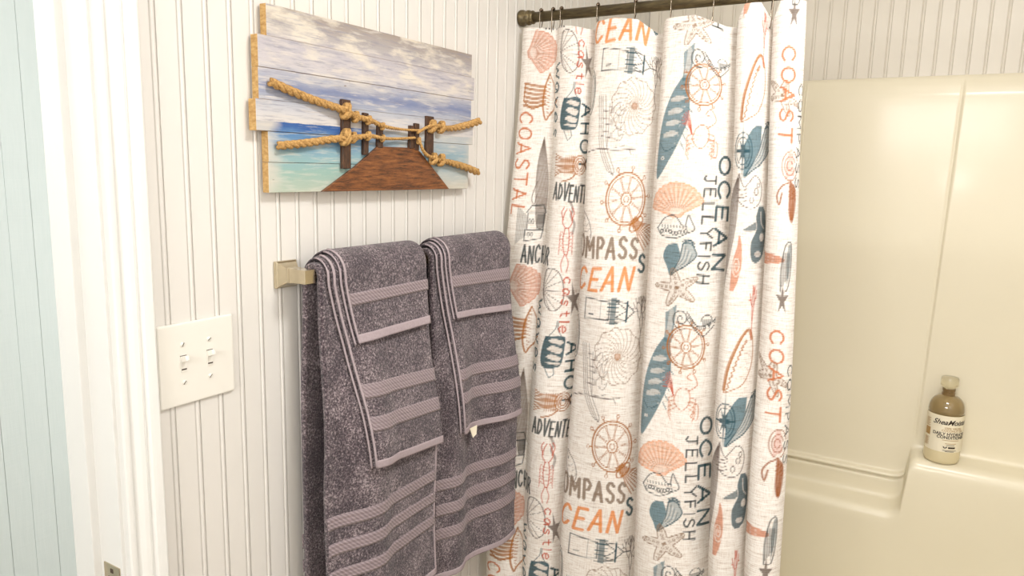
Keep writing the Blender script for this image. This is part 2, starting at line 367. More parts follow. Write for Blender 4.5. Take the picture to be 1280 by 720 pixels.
def hook(i, x, dy):
    r = tag(empty('curtain_hook', (x, RODY, RODZ)), 'steel roller-bead curtain hook, '+ORD[i]+' along the rod from its flange on the wall', 'curtain hook', 'hooks along the shower curtain rod')
    zb = float(np.interp(x, HX, HZ))-.016; pts = []
    for k in range(15):                                   # arch over the rod, tilted a little
        a = -PI*.02+PI*1.04*k/14; pts.append((x+.004*math.cos(a), RODY-.0150*math.cos(a), RODZ+.0150*math.sin(a)))
    c = pts[-1]; pts += [(x-.005, RODY+.0145, RODZ-.012), (x-.006, RODY+.012+dy*.3, zb+.02), (x-.005, RODY+.004+dy, zb+.004), (x-.002, RODY-.002+dy, zb-.001), (x+.001, RODY-.009+dy, zb+.003), (x+.003, RODY-.012+dy*.8, zb+.02), (x+.004, RODY-.0145, RODZ-.010)]
    bm = bmesh.new(); tube(bm, pts, .0011, 6, closed=True); obj('wire', bm, M['steel'], r, True)
    for k in range(4):
        a = PI*(.30+.135*k); bm = bmesh.new(); bmesh.ops.create_uvsphere(bm, u_segments=10, v_segments=7, radius=.0036)
        bmesh.ops.translate(bm, verts=bm.verts, vec=(x+.004*math.cos(a), RODY-.0154*math.cos(a), RODZ+.0154*math.sin(a))); obj('roller_bead', bm, M['beadm'], r, True)

# ------------------------------------------------------------------ light switch
sw = tag(empty('light_switch', (0, .677, 1.143)), 'ivory double toggle light switch plate between door casing and towel bar', 'light switch')
bm = B(-.001, .0062, .613, .7405, 1.1435, 1.266, bev=.0035, seg=3); obj('cover_plate', bm, M['plate'], sw, False)
for yy in (.6519, .6962):
    tg = obj('toggle', B(.004, .0075, yy-.0050, yy+.0050, 1.1935, 1.2175, bev=.0008), M['plate'], sw)
    bm = B(.0065, .0195, yy-.0030, yy+.0030, 1.2075, 1.2155, bev=.0012); bmesh.ops.rotate(bm, verts=bm.verts, cent=(.0065, yy, 1.206), matrix=Matrix.Rotation(-.35, 3, 'Y')); obj('lever', bm, M['plate'], tg)
    bm = bmesh.new(); box(bm, .0062, .0078, yy-.0042, yy+.0042, 1.1965, 1.1985); box(bm, .0062, .0072, yy-.0052, yy+.0052, 1.2172, 1.2182); obj('slot', bm, M['slot'], tg)
    for zz in (1.1775, 1.2345):
        bm = bmesh.new(); lathe(bm, [(.0034, .0055), (.0034, .0072), (.0022, .0080)], (0, yy, zz), 'x', 14); s_ = obj('screw', bm, M['plate'], sw)
        bm = B(.0078, .0083, yy-.0030, yy+.0030, zz-.0005, zz+.0005); bmesh.ops.rotate(bm, verts=bm.verts, cent=(0, yy, zz), matrix=Matrix.Rotation(random.uniform(.3, 1.1), 3, 'X')); obj('slot', bm, M['slot'], s_)

# ------------------------------------------------------------------ wall art: planks, boardwalk, posts, ropes
AY, AZ = 1.09, 1.451
t = NT('seascape_paint'); tc = t.n('TexCoord'); sx = t.n('SeparateXYZ', {0: tc.outputs['Object']}); Y_, Z_ = sx.outputs[1], sx.outputs[2]
def warp(scale_y, scale_z, sc, det=5):
    mp = t.n('Mapping', {0: tc.outputs['Object'], 3: (1, scale_y, scale_z)}); return t.noise(mp.outputs[0], sc, det, .6)
n1 = warp(1, 4, 6); n2 = warp(1, 5, 14); n3 = warp(1, 14, 22); n4 = warp(1, 3, 9)
zz = t.math('ADD', Z_, t.math('MULTIPLY', t.math('SUBTRACT', n1, .5), .030))
sky = t.ramp(t.math('MULTIPLY', zz, 1/.287), [(.38, srgb(226, 222, 216)), (.44, srgb(214, 214, 216)), (.51, srgb(186, 192, 204)), (.575, srgb(126, 140, 178)), (.63, srgb(172, 178, 196)), (.70, srgb(212, 208, 210)), (.80, srgb(200, 196, 202)), (.90, srgb(184, 178, 176)), (1.0, srgb(168, 156, 144))])
clouds = t.ramp(n4, [(.48, (0, 0, 0, 1)), (.60, (1, 1, 1, 1))])
up_ = t.math('MULTIPLY', clouds, t.ramp(t.math('MULTIPLY', Z_, 1/.287), [(.55, (0, 0, 0, 1)), (.75, (.85, .85, .85, 1))]))
sky = t.mix(up_, sky, srgb(240, 232, 214))
dk = t.ramp(n3, [(.50, (0, 0, 0, 1)), (.72, (.75, .75, .75, 1))]); sky = t.mix(dk, sky, srgb(140, 142, 162))
wash = t.ramp(warp(1, 10, 16), [(.52, (0, 0, 0, 1)), (.68, (.7, .7, .7, 1))]); sky = t.mix(wash, sky, srgb(232, 226, 216))
ns = warp(1, 7, 10)
seaL = t.ramp(t.math('MULTIPLY', t.math('ADD', Z_, t.math('MULTIPLY', t.math('SUBTRACT', n2, .5), .035)), 1/.12), [(0, srgb(196, 206, 186)), (.28, srgb(158, 194, 184)), (.5, srgb(146, 186, 196)), (.72, srgb(104, 152, 196)), (.90, srgb(48, 96, 166)), (1, srgb(60, 100, 160))])
seaR = t.ramp(t.math('MULTIPLY', t.math('ADD', Z_, t.math('MULTIPLY', t.math('SUBTRACT', ns, .5), .06)), 1/.12), [(0, srgb(212, 208, 192)), (.3, srgb(186, 200, 200)), (.55, srgb(146, 178, 192)), (.8, srgb(188, 198, 202)), (1, srgb(214, 212, 208))])
yf = t.ramp(t.math('ADD', t.math('MULTIPLY', Y_, 1.8), .5), [(.30, (0, 0, 0, 1)), (.60, (1, 1, 1, 1))])
sea = t.mix(yf, seaL, seaR)
foam = t.ramp(warp(1, 9, 20), [(.50, (0, 0, 0, 1)), (.70, (.9, .9, .9, 1))]); sea = t.mix(t.math('MULTIPLY', foam, .7), sea, srgb(222, 222, 210))
edge = t.ramp(t.math('ADD', t.math('ABSOLUTE', Y_), t.math('MULTIPLY', t.math('SUBTRACT', n4, .5), .06)), [(.255, (0, 0, 0, 1)), (.285, (.8, .8, .8, 1))]); sea = t.mix(edge, sea, srgb(224, 218, 204))
hz = t.math('GREATER_THAN', t.math('ADD', Z_, t.math('MULTIPLY', t.math('SUBTRACT', n3, .5), .006)), .111)
c = t.mix(hz, sea, sky)
gr = warp(1, 60, 14, 4); c = t.mix(t.ramp(gr, [(.60, (0, 0, 0, 1)), (.80, (.5, .5, .5, 1))]), c, srgb(206, 186, 150))
kn = t.ramp(warp(1, 2.2, 34, 2), [(.74, (0, 0, 0, 1)), (.80, (.8, .8, .8, 1))]); c = t.mix(kn, c, srgb(120, 92, 66))
t.base(t.mix(1.0, c, (.78, .76, .76, 1), 'MULTIPLY')); t.set(roughness=.6); t.bump(gr, .25, .001); M['sea'] = t.m
t = NT('raw_pallet_wood'); n = t.noise(t.coord(scale=(30, 8, 60)), 4, 5); t.base(t.ramp(n, [(.3, srgb(164, 124, 68)), (.7, srgb(206, 170, 112))])); t.set(roughness=.7); t.bump(n, .2); M['raw'] = t.m
t = NT('stained_boardwalk_wood'); n = t.noise(t.coord(scale=(10, 5, 46)), 5, 7, .75); t.base(t.ramp(n, [(.34, srgb(34, 17, 8)), (.46, srgb(100, 58, 27)), (.60, srgb(136, 84, 42)), (.68, srgb(152, 100, 56)), (.76, srgb(206, 176, 140))])); t.set(roughness=.5); t.bump(n, .3); M['walk'] = t.m
t = NT('dark_post_wood'); n = t.noise(t.coord(scale=(60, 60, 14)), 5, 5, .7); t.base(t.ramp(n, [(.35, srgb(38, 26, 18)), (.6, srgb(84, 54, 32)), (.8, srgb(130, 92, 60))])); t.set(roughness=.55); t.bump(n, .3); M['post'] = t.m
t = NT('jute_rope'); n = t.noise(t.coord(scale=(1, 1, 1)), 260, 4, .7); t.base(t.ramp(n, [(.3, srgb(128, 92, 46)), (.55, srgb(188, 146, 86)), (.8, srgb(218, 184, 124))])); t.set(roughness=.85); t.bump(n, .6, .001); M['rope'] = t.m
art = tag(empty('wall_art', (0, AY, AZ)), 'plank wall art of a boardwalk by the sea with real rope rails', 'wall art')
hP = .0478
for k, (ya, yb_, dx) in enumerate([(.808, 1.361, .0), (.808, 1.361, .0012), (.785, 1.374, .0026), (.793, 1.369, .0006), (.793, 1.378, .0016), (.812, 1.370, .0)]):
    z0 = AZ+k*hP; bm = B(.004, .0185+dx, ya, yb_, z0+.0002, z0+hP-.0002, bev=.0005, seg=1)
    bm.normal_update(); o = obj('plank', bm, [M['sea'], M['raw']], art)
    for p in o.data.polygons: p.material_index = 0 if p.normal.x > .5 else 1
def prism(bm, pts, x0, x1, bev=.0008):
    lo = [bm.verts.new((x0, a, b)) for a, b in pts]; hi = [bm.verts.new((x1, a, b)) for a, b in pts]; n = len(pts)
    fs = [bm.faces.new(lo[::-1]), bm.faces.new(hi)]+[bm.faces.new((lo[i], lo[(i+1) % n], hi[(i+1) % n], hi[i])) for i in range(n)]
    bmesh.ops.recalc_face_normals(bm, faces=fs)
    bmesh.ops.bevel(bm, geom=[e for e in bm.edges], offset=bev, segments=1, affect='EDGES')
XF = .0212
bm = bmesh.new(); prism(bm, [(.9151, 1.4515), (1.282, 1.4515), (1.1833, 1.5256), (1.168, 1.5329), (1.0575, 1.5321), (.9997, 1.4963)], XF-.001, XF+.0045); obj('boardwalk', bm, M['walk'], art)
for a, b, c_, d in [(.9637, .9853, 1.4905, 1.6084), (1.0175, 1.0313, 1.5154, 1.5895), (1.0557, 1.0708, 1.5296, 1.5752), (1.1481, 1.1620, 1.5312, 1.5749), (1.1640, 1.1782, 1.5286, 1.5803), (1.2008, 1.2250, 1.5189, 1.5967)]:
    bm = bmesh.new(); prism(bm, [(a, c_), (b-.001, c_), (b, d), (a+.001, d+.0005)], XF-.001, XF+.006); obj('post', bm, M['post'], art)
def smooth_path(pts, n):
    P = np.array(pts, float); Q = np.vstack([2*P[0]-P[1], P, 2*P[-1]-P[-2]]); out = []
    for i in range(1, len(Q)-2):
        tt = np.linspace(0, 1, n, endpoint=False)[:, None]; a, b, c, d = Q[i-1:i+3]
        out.append(.5*((2*b)+(-a+c)*tt+(2*a-5*b+4*c-d)*tt**2+(-a+3*b-3*c+d)*tt**3))
    return np.vstack(out+[P[-1:]])
def rope(path, radii, turns, parent, name='rope'):
    """three twisted strands along a path of (x, y, z)"""
    P = smooth_path(path, 14); m = len(P); R = np.interp(np.linspace(0, 1, m), np.linspace(0, 1, len(radii)), radii)
    bm = bmesh.new(); T = np.gradient(P, axis=0); T /= np.linalg.norm(T, axis=1)[:, None]
    up0 = np.array([1., 0, 0]); N = up0-T*(T@up0)[:, None]; N /= np.linalg.norm(N, axis=1)[:, None]; Bn = np.cross(T, N)
    L = np.r_[0, np.cumsum(np.linalg.norm(np.diff(P, axis=0), axis=1))]
    ph = np.r_[0, np.cumsum(np.diff(L)/(R[1:]*6.5))]*2*PI*turns
    for s in range(3):
        a = ph+2*PI*s/3; C = P+(N*np.cos(a)[:, None]+Bn*np.sin(a)[:, None])*(R*.50)[:, None]
        tube(bm, [tuple(c) for c in C], list(R*.58), 7)
    return obj(name, bm, M['rope'], parent, True)
def dense(pts, x, n=6):
    return [(x if len(p) < 3 else p[2], p[0], p[1]) for p in pts]
def resample(path, step):
    P = smooth_path(path, 20); L = np.r_[0, np.cumsum(np.linalg.norm(np.diff(P, axis=0), axis=1))]; k = max(4, int(L[-1]/step))
    return np.stack([np.interp(np.linspace(0, L[-1], k), L, P[:, i]) for i in range(3)], 1)
def the_rope(pts, radii):
    path = resample(dense(pts, XF+.006), .012); return rope(path, radii, 1.0, art)
def knot(r, y, z, R, a0=.4):
    """two turns of rope wrapped round rope and post"""
    pts = []
    for k in range(29):
        a = 2*PI*k/14; pts.append((XF+.009+.55*R*math.cos(a)+.0012, y+R*(.55*math.sin(a)*math.cos(a0)+(k/28-.5)*1.1), z+R*(1.05*math.sin(a))))
    bm = bmesh.new(); tube(bm, pts, R*.42, 8); obj('knot', bm, M['rope'], r, True)
XP = XF+.0125
r1 = the_rope([(.8095, 1.6205), (.8465, 1.6116), (.8972, 1.6012), (.955, 1.5905, XP), (.975, 1.5850, XP), (.9969, 1.5798, XP), (1.0257, 1.5770, XP), (1.0644, 1.5685, XP), (1.1098, 1.5662, XP-.004), (1.1555, 1.5662, XP), (1.180, 1.568, XP-.004)], [.0070, .0070, .0066, .0062, .0050, .0034, .0024, .0022])
for y_, z_, R_ in ((.968, 1.5885, .0105), (.992, 1.5805, .0075), (1.0257, 1.577, .0062), (1.0635, 1.5685, .0052)): knot(r1, y_, z_, R_)
r2 = the_rope([(.8215, 1.5245), (.8777, 1.5308), (.930, 1.5385), (.9605, 1.5422, XP), (.9902, 1.5449, XP), (1.0254, 1.5493, XP), (1.0642, 1.5468, XP), (1.1098, 1.5482, XP-.004), (1.1555, 1.552, XP)], [.0066, .0066, .0064, .0060, .0044, .0032, .0026, .0024])
for y_, z_, R_ in ((.966, 1.5445, .0110), (.985, 1.5445, .0075), (1.0240, 1.5493, .0062), (1.0635, 1.5468, .0050)): knot(r2, y_, z_, R_)
r3 = the_rope([(1.1620, 1.5615, XP), (1.1780, 1.5680, XP), (1.195, 1.5745, XP), (1.222, 1.5785, XP), (1.277, 1.5765), (1.3352, 1.5859), (1.3890, 1.5982)], [.0026, .0034, .0046, .0058, .0072, .0076, .0080])
knot(r3, 1.213, 1.577, .0098, .2); knot(r3, 1.243, 1.5772, .0095, .2)
r4 = the_rope([(1.1640, 1.550, XP), (1.1730, 1.5400, XP), (1.1870, 1.5230, XP), (1.2227, 1.5124, XP), (1.2781, 1.5069), (1.3373, 1.4977), (1.3860, 1.4872)], [.0026, .0034, .0042, .0056, .0072, .0078, .0080])
knot(r4, 1.2180, 1.5130, .0090, .2); knot(r4, 1.2440, 1.5110, .0095, .2); knot(r4, 1.1700, 1.5470, .0050)
# ------------------------------------------------------------------ towel bar and towels
BX, BZ = .050, 1.316
bar = tag(empty('towel_bar', (0, 1.155, BZ)), 'square polished nickel towel bar holding the grey towels', 'towel bar')
obj('bar', B(BX-.0085, BX+.0085, .845, 1.466, BZ-.0085, BZ+.0085, bev=.0015), M['nickel'], bar)
for yc in (.850, 1.461):
    bm = bmesh.new(); q = [(.0005, .0225), (.006, .0225), (.0085, .020), (.020, .0125), (.024, .0115), (.026, .0125), (.030, .0115), (BX+.011, .0115)]; rings = []
    for xx, h in q: rings.append([bm.verts.new((xx, yc+a*h, BZ+b*h)) for a, b in ((-1, -1), (1, -1), (1, 1), (-1, 1))])
    for a, b in zip(rings, rings[1:]):
        for i in range(4): bm.faces.new((a[i], a[(i+1) % 4], b[(i+1) % 4], b[i]))
    bm.faces.new(rings[0]); bm.faces.new(rings[-1]); bmesh.ops.recalc_face_normals(bm, faces=bm.faces)
    bmesh.ops.bevel(bm, geom=list(bm.edges), offset=.0007, segments=1, affect='EDGES'); obj('mount', bm, M['nickel'], bar)

def terry(name, dark, mid, light):
    t = NT(name); v = t.coord(); n = t.noise(v, 260, 4, .75); n2 = t.noise(v, 22, 4); vo = t.n('TexVoronoi', {'Vector': v, 'Scale': 420}).outputs[0]
    f = t.math('ADD', t.math('MULTIPLY', n, .8), t.math('ADD', t.math('MULTIPLY', n2, .25), t.math('MULTIPLY', vo, -.15)))
    t.base(t.ramp(f, [(.39, dark), (.49, mid), (.60, light)])); t.set(roughness=1.0); t.b.inputs['Sheen Weight'].default_value = .25; t.b.inputs['Sheen Roughness'].default_value = .6; t.b.inputs['Specular IOR Level'].default_value = .1
    t.bump(t.math('ADD', n, t.math('MULTIPLY', vo, .5)), 1.0, .0035); return t.m
M['terry'] = terry('grey_plum_terry', srgb(54, 42, 50), srgb(114, 99, 104), srgb(184, 169, 171))
t = NT('woven_towel_band'); tc = t.n('TexCoord'); mp = t.n('Mapping', {0: tc.outputs['UV'], 3: (1, 1, 1)})
w1 = t.n('TexWave', {'Vector': mp.outputs[0], 'Scale': 78.0, 'Distortion': .6}, wave_type='BANDS', bands_direction='DIAGONAL').outputs[1]
sy = t.n('SeparateXYZ', {0: mp.outputs[0]}).outputs[1]
w2 = t.math('ABSOLUTE', t.math('SINE', t.math('MULTIPLY', sy, 430.0)))
n = t.noise(t.coord(), 300, 2)
c = t.mix(t.math('MULTIPLY', w1, .55), srgb(126, 111, 115), srgb(170, 155, 158)); c = t.mix(t.ramp(w2, [(.0, (.8, .8, .8, 1)), (.25, (0, 0, 0, 1))]), c, srgb(108, 93, 98))
t.base(c); t.set(roughness=.65); t.b.inputs['Sheen Weight'].default_value = .15; t.bump(t.math('ADD', w1, w2), .5, .0015); M['band'] = t.m
t = NT('towel_hem_cotton'); n = t.noise(t.coord(), 240, 3); t.base(t.mix(n, srgb(148, 133, 138), srgb(176, 162, 165))); t.set(roughness=.85); t.bump(n, .3, .001); M['hem'] = t.m

def baseL(y, z):
    g = sst(0, .34, BZ-z); tt = (y-.86)/.275
    return .0655+g*(.016+.034*sst(-.02, .36, tt)-.010*sst(.36, .52, tt)-.004*sst(.5, 1, tt))+.003*np.sin(z*17+y*9)*g
def baseR(y, z):
    g = sst(0, .34, BZ-z); tt = (y-1.165)/.285
    return .0655+g*(.014+.020*sst(-.02, .20, tt)-.016*sst(.20, .38, tt)+.024*sst(.42, .80, tt)-.004*sst(.85, 1, tt))+.002*np.sin(z*15+y*13)*g
def towel(name, label, base, off, th, left, right, zf, zb, back_dy=0., na=44, zskew=0., double=True, bands=(), hem=.016, redge=False, binding=True):
    """a folded towel draped over the bar: sheet rows run front hem -> over the bar -> back hem"""
    R = .0155+off
    t = tag(empty(name, (BX, (left[0][1]+right[0][1])/2, BZ+R)), label, 'towel', 'folded grey towels over the towel bar')
    lz = np.array(left)[::-1].T; rz = np.array(right)[::-1].T
    def P(a, z, front=True):
        z = np.asarray(z, float)
        y0 = np.interp(z, lz[0], lz[1]); y1 = np.interp(z, rz[0], rz[1]); y = y0+(y1-y0)*a
        zz = z+zskew*a*sst(0, .1, BZ-z)
        if front: x = base(y, z)+off
        else: x = np.maximum(BX-R-.010*sst(0, .25, BZ-z), .0055+th/2); y = y+back_dy*sst(0, .3, BZ-z)+(1-a)*(left[0][1]-.004-y0)
        return np.stack(np.broadcast_arrays(x, y, zz), -1)
    def rows(a, z0, z1=BZ, n=50): return [P(a, z) for z in np.linspace(z0, z1, n)]
    def arch(a):
        out = []
        for k in range(1, 12):
            th_ = PI*k/12; p = P(a, BZ); p[..., 0] = BX+R*math.cos(th_); p[..., 2] = BZ+R*math.sin(th_); out.append(p)
        return out
    a = np.linspace(0, 1, na)
    G = np.array(rows(a, zf)+arch(a)+[P(a, z, False) for z in np.linspace(BZ, zb, 40)])
    rag = .0012*np.sin(np.arange(na)*1.7)*1.0; G[0, :, 2] += rag
    off_w = np.array(t.location)
    def sheet(nm, G_, thick, mat, parent, sub=1):
        me = grid_mesh(nm, G_-off_w); o = link(nm, me, mat, parent)
        s_ = o.modifiers.new('thick', 'SOLIDIFY'); s_.thickness = thick; s_.offset = 0
        if sub: q = o.modifiers.new('round', 'SUBSURF'); q.levels = sub; q.render_levels = sub
        return o
    body = sheet('terry_body', G, th, M['terry'], t)
    def strip(nm, a0, a1, z0, z1, lift, mat, parent, n_a=40, n_z=6, thick=.0012, front=True):
        aa = np.linspace(a0, a1, n_a)
        S = np.array([P(aa, z, front) for z in np.linspace(z0, z1, n_z)])
        # push out along the sheet normal
        du = np.gradient(S, axis=1); dv = np.gradient(S, axis=0); N = np.cross(du, dv); N /= np.linalg.norm(N, axis=2)[..., None]
        if N[..., 0].mean() < 0: N = -N
        if not front: N = -N
        S = S+N*lift
        me = grid_mesh(nm, S-off_w); uv = me.uv_layers.new(name='UV'); L = np.cumsum(np.r_[0, np.linalg.norm(np.diff(S[0], axis=0), axis=1)])
        ii = np.empty(len(me.loops), np.int32); me.loops.foreach_get('vertex_index', ii); n_c = S.shape[1]
        zr = np.linspace(0, abs(z1-z0), n_z); U = np.stack([L[ii % n_c], zr[ii//n_c]], 1); uv.data.foreach_set('uv', U.reshape(-1).astype(np.float32))
        o = link(nm, me, mat, parent); s_ = o.modifiers.new('thick', 'SOLIDIFY'); s_.thickness = thick; s_.offset = 0; return o
    up_ = th/2+.0004
    for z1, z0 in bands:
        strip('woven_band', .0, 1.0, z0, z1, up_, M['band'], t)
    strip('hem', .0, 1, zf-.0005, zf+hem, up_, M['hem'], t, thick=.0022)
    if binding:
        w_ = .0030/.24
        def edge(a0, a1, lift, parent, extra=0.):
            aa = np.linspace(a0, a1, 4); S = np.array(rows(aa, zf)+arch(aa)[:6]); S = S.copy()
            du = np.gradient(S, axis=1); dv = np.gradient(S, axis=0); N = np.cross(du, dv); N /= np.linalg.norm(N, axis=2)[..., None]
            if N[..., 0].mean() < 0: N = -N
            S = S+N*lift
            return sheet('edge_binding', S, .0024, M['hem'], parent, 0)
        edge(-.004, w_, up_, t)
        if double:
            # the second layer of the fold peeps out along the open edge
            a2 = np.linspace(-.026, .2, 10); S = np.array(rows(a2, zf-.002)+arch(a2)); S[..., 0] -= th*.5*sst(-.02, .0, BZ-S[..., 2])
            sheet('under_fold', S, th*.45, M['terry'], t)
            a2 = np.linspace(-.031, -.016, 4); S = np.array(rows(a2, zf-.002)+arch(a2)[:6]); S[..., 0] -= th*.25; sheet('edge_binding', S, .0024, M['hem'], t, 0)
    if redge:
        aa = np.linspace(.988, 1.006, 4); S = np.array(rows(aa, zf)); S[..., 0] += th*.45; sheet('edge_binding', S, .0026, M['hem'], t, 0)
    return t, P, strip
# left set
bL, PL, stL = towel('bath_towel', 'large grey bath towel on the bar end nearer the light switch', baseL, 0, .012, [(1.34, .864), (1.1, .858), (.65, .852)], [(1.34, 1.137), (1.0, 1.128), (.65, 1.134)], .672, .66, binding=False, bands=[(.900, .876), (.851, .828), (.801, .778)], hem=.012, na=60, redge=True)
for z1, z0 in ((.850, .823), (.802, .778), (.752, .730)): stL('woven_band', 0, .35, z0, z1, .0065, M['band'], bL, front=False)
bL2, _, _ = towel('hand_towel', 'grey hand towel draped over the bath towel nearer the light switch', baseL, .0125, .0085, [(1.345, .880), (1.30, .882), (1.20, .904), (1.08, .922), (.94, .938)], [(1.345, 1.132), (1.1, 1.130), (.94, 1.138)], .975, .97, zskew=-.018, bands=[(1.126, 1.100), (1.068, 1.041)], hem=.014)
bL3, _, _ = towel('washcloth', 'small grey washcloth topmost of the towels nearer the light switch', baseL, .0218, .0065, [(1.35, .896), (1.30, .900), (1.19, .922)], [(1.35, 1.120), (1.28, 1.122), (1.19, 1.120)], 1.197, 1.20, zskew=.002, bands=[(1.284, 1.262)], hem=.015)
# right set
bR, PRr, stR = towel('bath_towel', 'large grey bath towel on the bar end next to shower curtain', baseR, 0, .012, [(1.34, 1.163), (1.1, 1.160), (.63, 1.158)], [(1.34, 1.447), (1.0, 1.444), (.63, 1.452)], .634, .66, binding=False, zskew=-.012, bands=[(.856, .831), (.802, .776), (.748, .722)], hem=.012, na=60)
bR2, PR2, stR2 = towel('hand_towel', 'grey hand towel draped over the bath towel next to shower curtain', baseR, .0125, .0085, [(1.345, 1.176), (1.30, 1.178), (1.16, 1.200), (.92, 1.226)], [(1.345, 1.447), (1.1, 1.437), (.92, 1.445)], .944, .97, zskew=-.014, bands=[(1.086, 1.061), (1.036, 1.010)], hem=.013)
bR3, _, _ = towel('washcloth', 'small grey washcloth topmost of the towels next to shower curtain', baseR, .0218, .0065, [(1.35, 1.190), (1.30, 1.194), (1.17, 1.214)], [(1.35, 1.442), (1.28, 1.425), (1.17, 1.420)], 1.193, 1.20, zskew=-.014, bands=[(1.280, 1.256)], hem=.013)
bm = bmesh.new(); q = [(.1065, 1.252, .947), (.1065, 1.280, .947), (.1085, 1.275, .928), (.1085, 1.262, .924)]
for dx in (0, .0006): 
    f_ = [bm.verts.new((x_+dx, y_, z_)) for x_, y_, z_ in q]; bm.faces.new(f_)
obj('care_tag', bm, M['label'], bR2)
# ------------------------------------------------------------------ shower curtain: printed cloth
PT, QD = .552, .0016                     # vertical repeat of the print, drawing grid
LEN = section(400)[3]; NC = int(LEN/QD)+1; NR = int(round(PT/QD))
INK = {'OR': srgb(208, 124, 78), 'ORB': srgb(236, 154, 92), 'ORL': srgb(206, 138, 100), 'GO': srgb(176, 112, 48), 'GOB': srgb(158, 92, 44), 'TE': srgb(48, 84, 96), 'TEB': srgb(38, 76, 86), 'TEL': srgb(82, 120, 134), 'DK': srgb(62, 70, 72), 'GR': srgb(104, 90, 84), 'GRT': srgb(146, 128, 112), 'TA': srgb(152, 124, 100), 'BR': srgb(108, 92, 82), 'RD': srgb(200, 92, 62), 'W': srgb(240, 233, 226)}
INK = {k: np.array(v[:3]) for k, v in INK.items()}
CANV = np.empty((NR, NC, 3), np.float32); CANV[:] = np.array(srgb(247, 243, 238)[:3])
def blend(mask, r0, c0, col, al):
    h, w_ = mask.shape; rr = (np.arange(r0, r0+h)) % NR
    if h > NR: rr = rr[:NR]; mask = mask[:NR]
    m = (mask*al)[..., None]; sub = CANV[rr, c0:c0+w_]; CANV[rr, c0:c0+w_] = sub*(1-m)+col*m
def bbox(P, pad):
    c0 = max(0, int(math.floor((P[:, 0].min()-pad)/QD))); c1 = min(NC, int(math.ceil((P[:, 0].max()+pad)/QD))+1)
    r0 = int(math.floor((P[:, 1].min()-pad)/QD)); r1 = int(math.ceil((P[:, 1].max()+pad)/QD))+1
    return c0, c1, r0, r1
def segd(X, Y, a, b):
    d = b-a; L = d@d+1e-12; t = np.clip(((X-a[0])*d[0]+(Y-a[1])*d[1])/L, 0, 1); return np.hypot(X-a[0]-t*d[0], Y-a[1]-t*d[1])
class Pen:
    """local frame of one printed motif: (-1..1) x (-1..1) on the cloth"""
    def __init__(s, u, v, w_, h, rot, col): s.c = np.array([u, v]); s.s = np.array([w_/2, h/2]); r = math.radians(rot); s.R = np.array([[math.cos(r), -math.sin(r)], [math.sin(r), math.cos(r)]]); s.k = INK[col]
    def tr(s, P): return (np.atleast_2d(np.array(P, float))*s.s)@s.R.T+s.c
    def line(s, P, wd=.0024, al=.85, col=None, closed=False):
        Q = s.tr(P); Q = np.vstack([Q, Q[:1]]) if closed else Q
        c0, c1, r0, r1 = bbox(Q, wd+QD)
        if c1 <= c0: return
        X, Y = np.meshgrid(np.arange(c0, c1)*QD, np.arange(r0, r1)*QD); D = np.full(X.shape, 9.)
        for a, b in zip(Q, Q[1:]): D = np.minimum(D, segd(X, Y, a, b))
        blend(np.clip((wd/2-D)/QD+.5, 0, 1)*min(1, wd/QD), r0, c0, s.k if col is None else INK[col], al)
    def fill(s, P, al=.9, col=None):
        Q = s.tr(P); c0, c1, r0, r1 = bbox(Q, QD)
        if c1 <= c0: return
        X, Y = np.meshgrid(np.arange(c0, c1)*QD, np.arange(r0, r1)*QD); ins = np.zeros(X.shape, bool); D = np.full(X.shape, 9.)
        for a, b in zip(Q, np.roll(Q, -1, 0)):
            if a[1] != b[1]: ins ^= ((a[1] > Y) != (b[1] > Y)) & (X < (b[0]-a[0])*(Y-a[1])/(b[1]-a[1])+a[0])
            D = np.minimum(D, segd(X, Y, a, b))
        blend(np.clip(np.where(ins, D, -D)/QD+.5, 0, 1), r0, c0, s.k if col is None else INK[col], al)
def ell(cx, cy, rx, ry, a0=0, a1=360, n=26): a = np.radians(np.linspace(a0, a1, n)); return np.stack([cx+rx*np.cos(a), cy+ry*np.sin(a)], 1)
def curve(pts, n=8):
    P = np.array(pts, float); Q = np.vstack([2*P[0]-P[1], P, 2*P[-1]-P[-2]]); out = []
    for i in range(1, len(Q)-2):
        tt = np.linspace(0, 1, n, endpoint=False)[:, None]; a, b, c, d = Q[i-1:i+3]; out.append(.5*((2*b)+(-a+c)*tt+(2*a-5*b+4*c-d)*tt**2+(-a+3*b-3*c+d)*tt**3))
    return np.vstack(out+[P[-1:]])
O_ = [(.5+.42*math.cos(a), .5+.5*math.sin(a)) for a in np.linspace(PI/2, PI/2+2*PI, 15)]
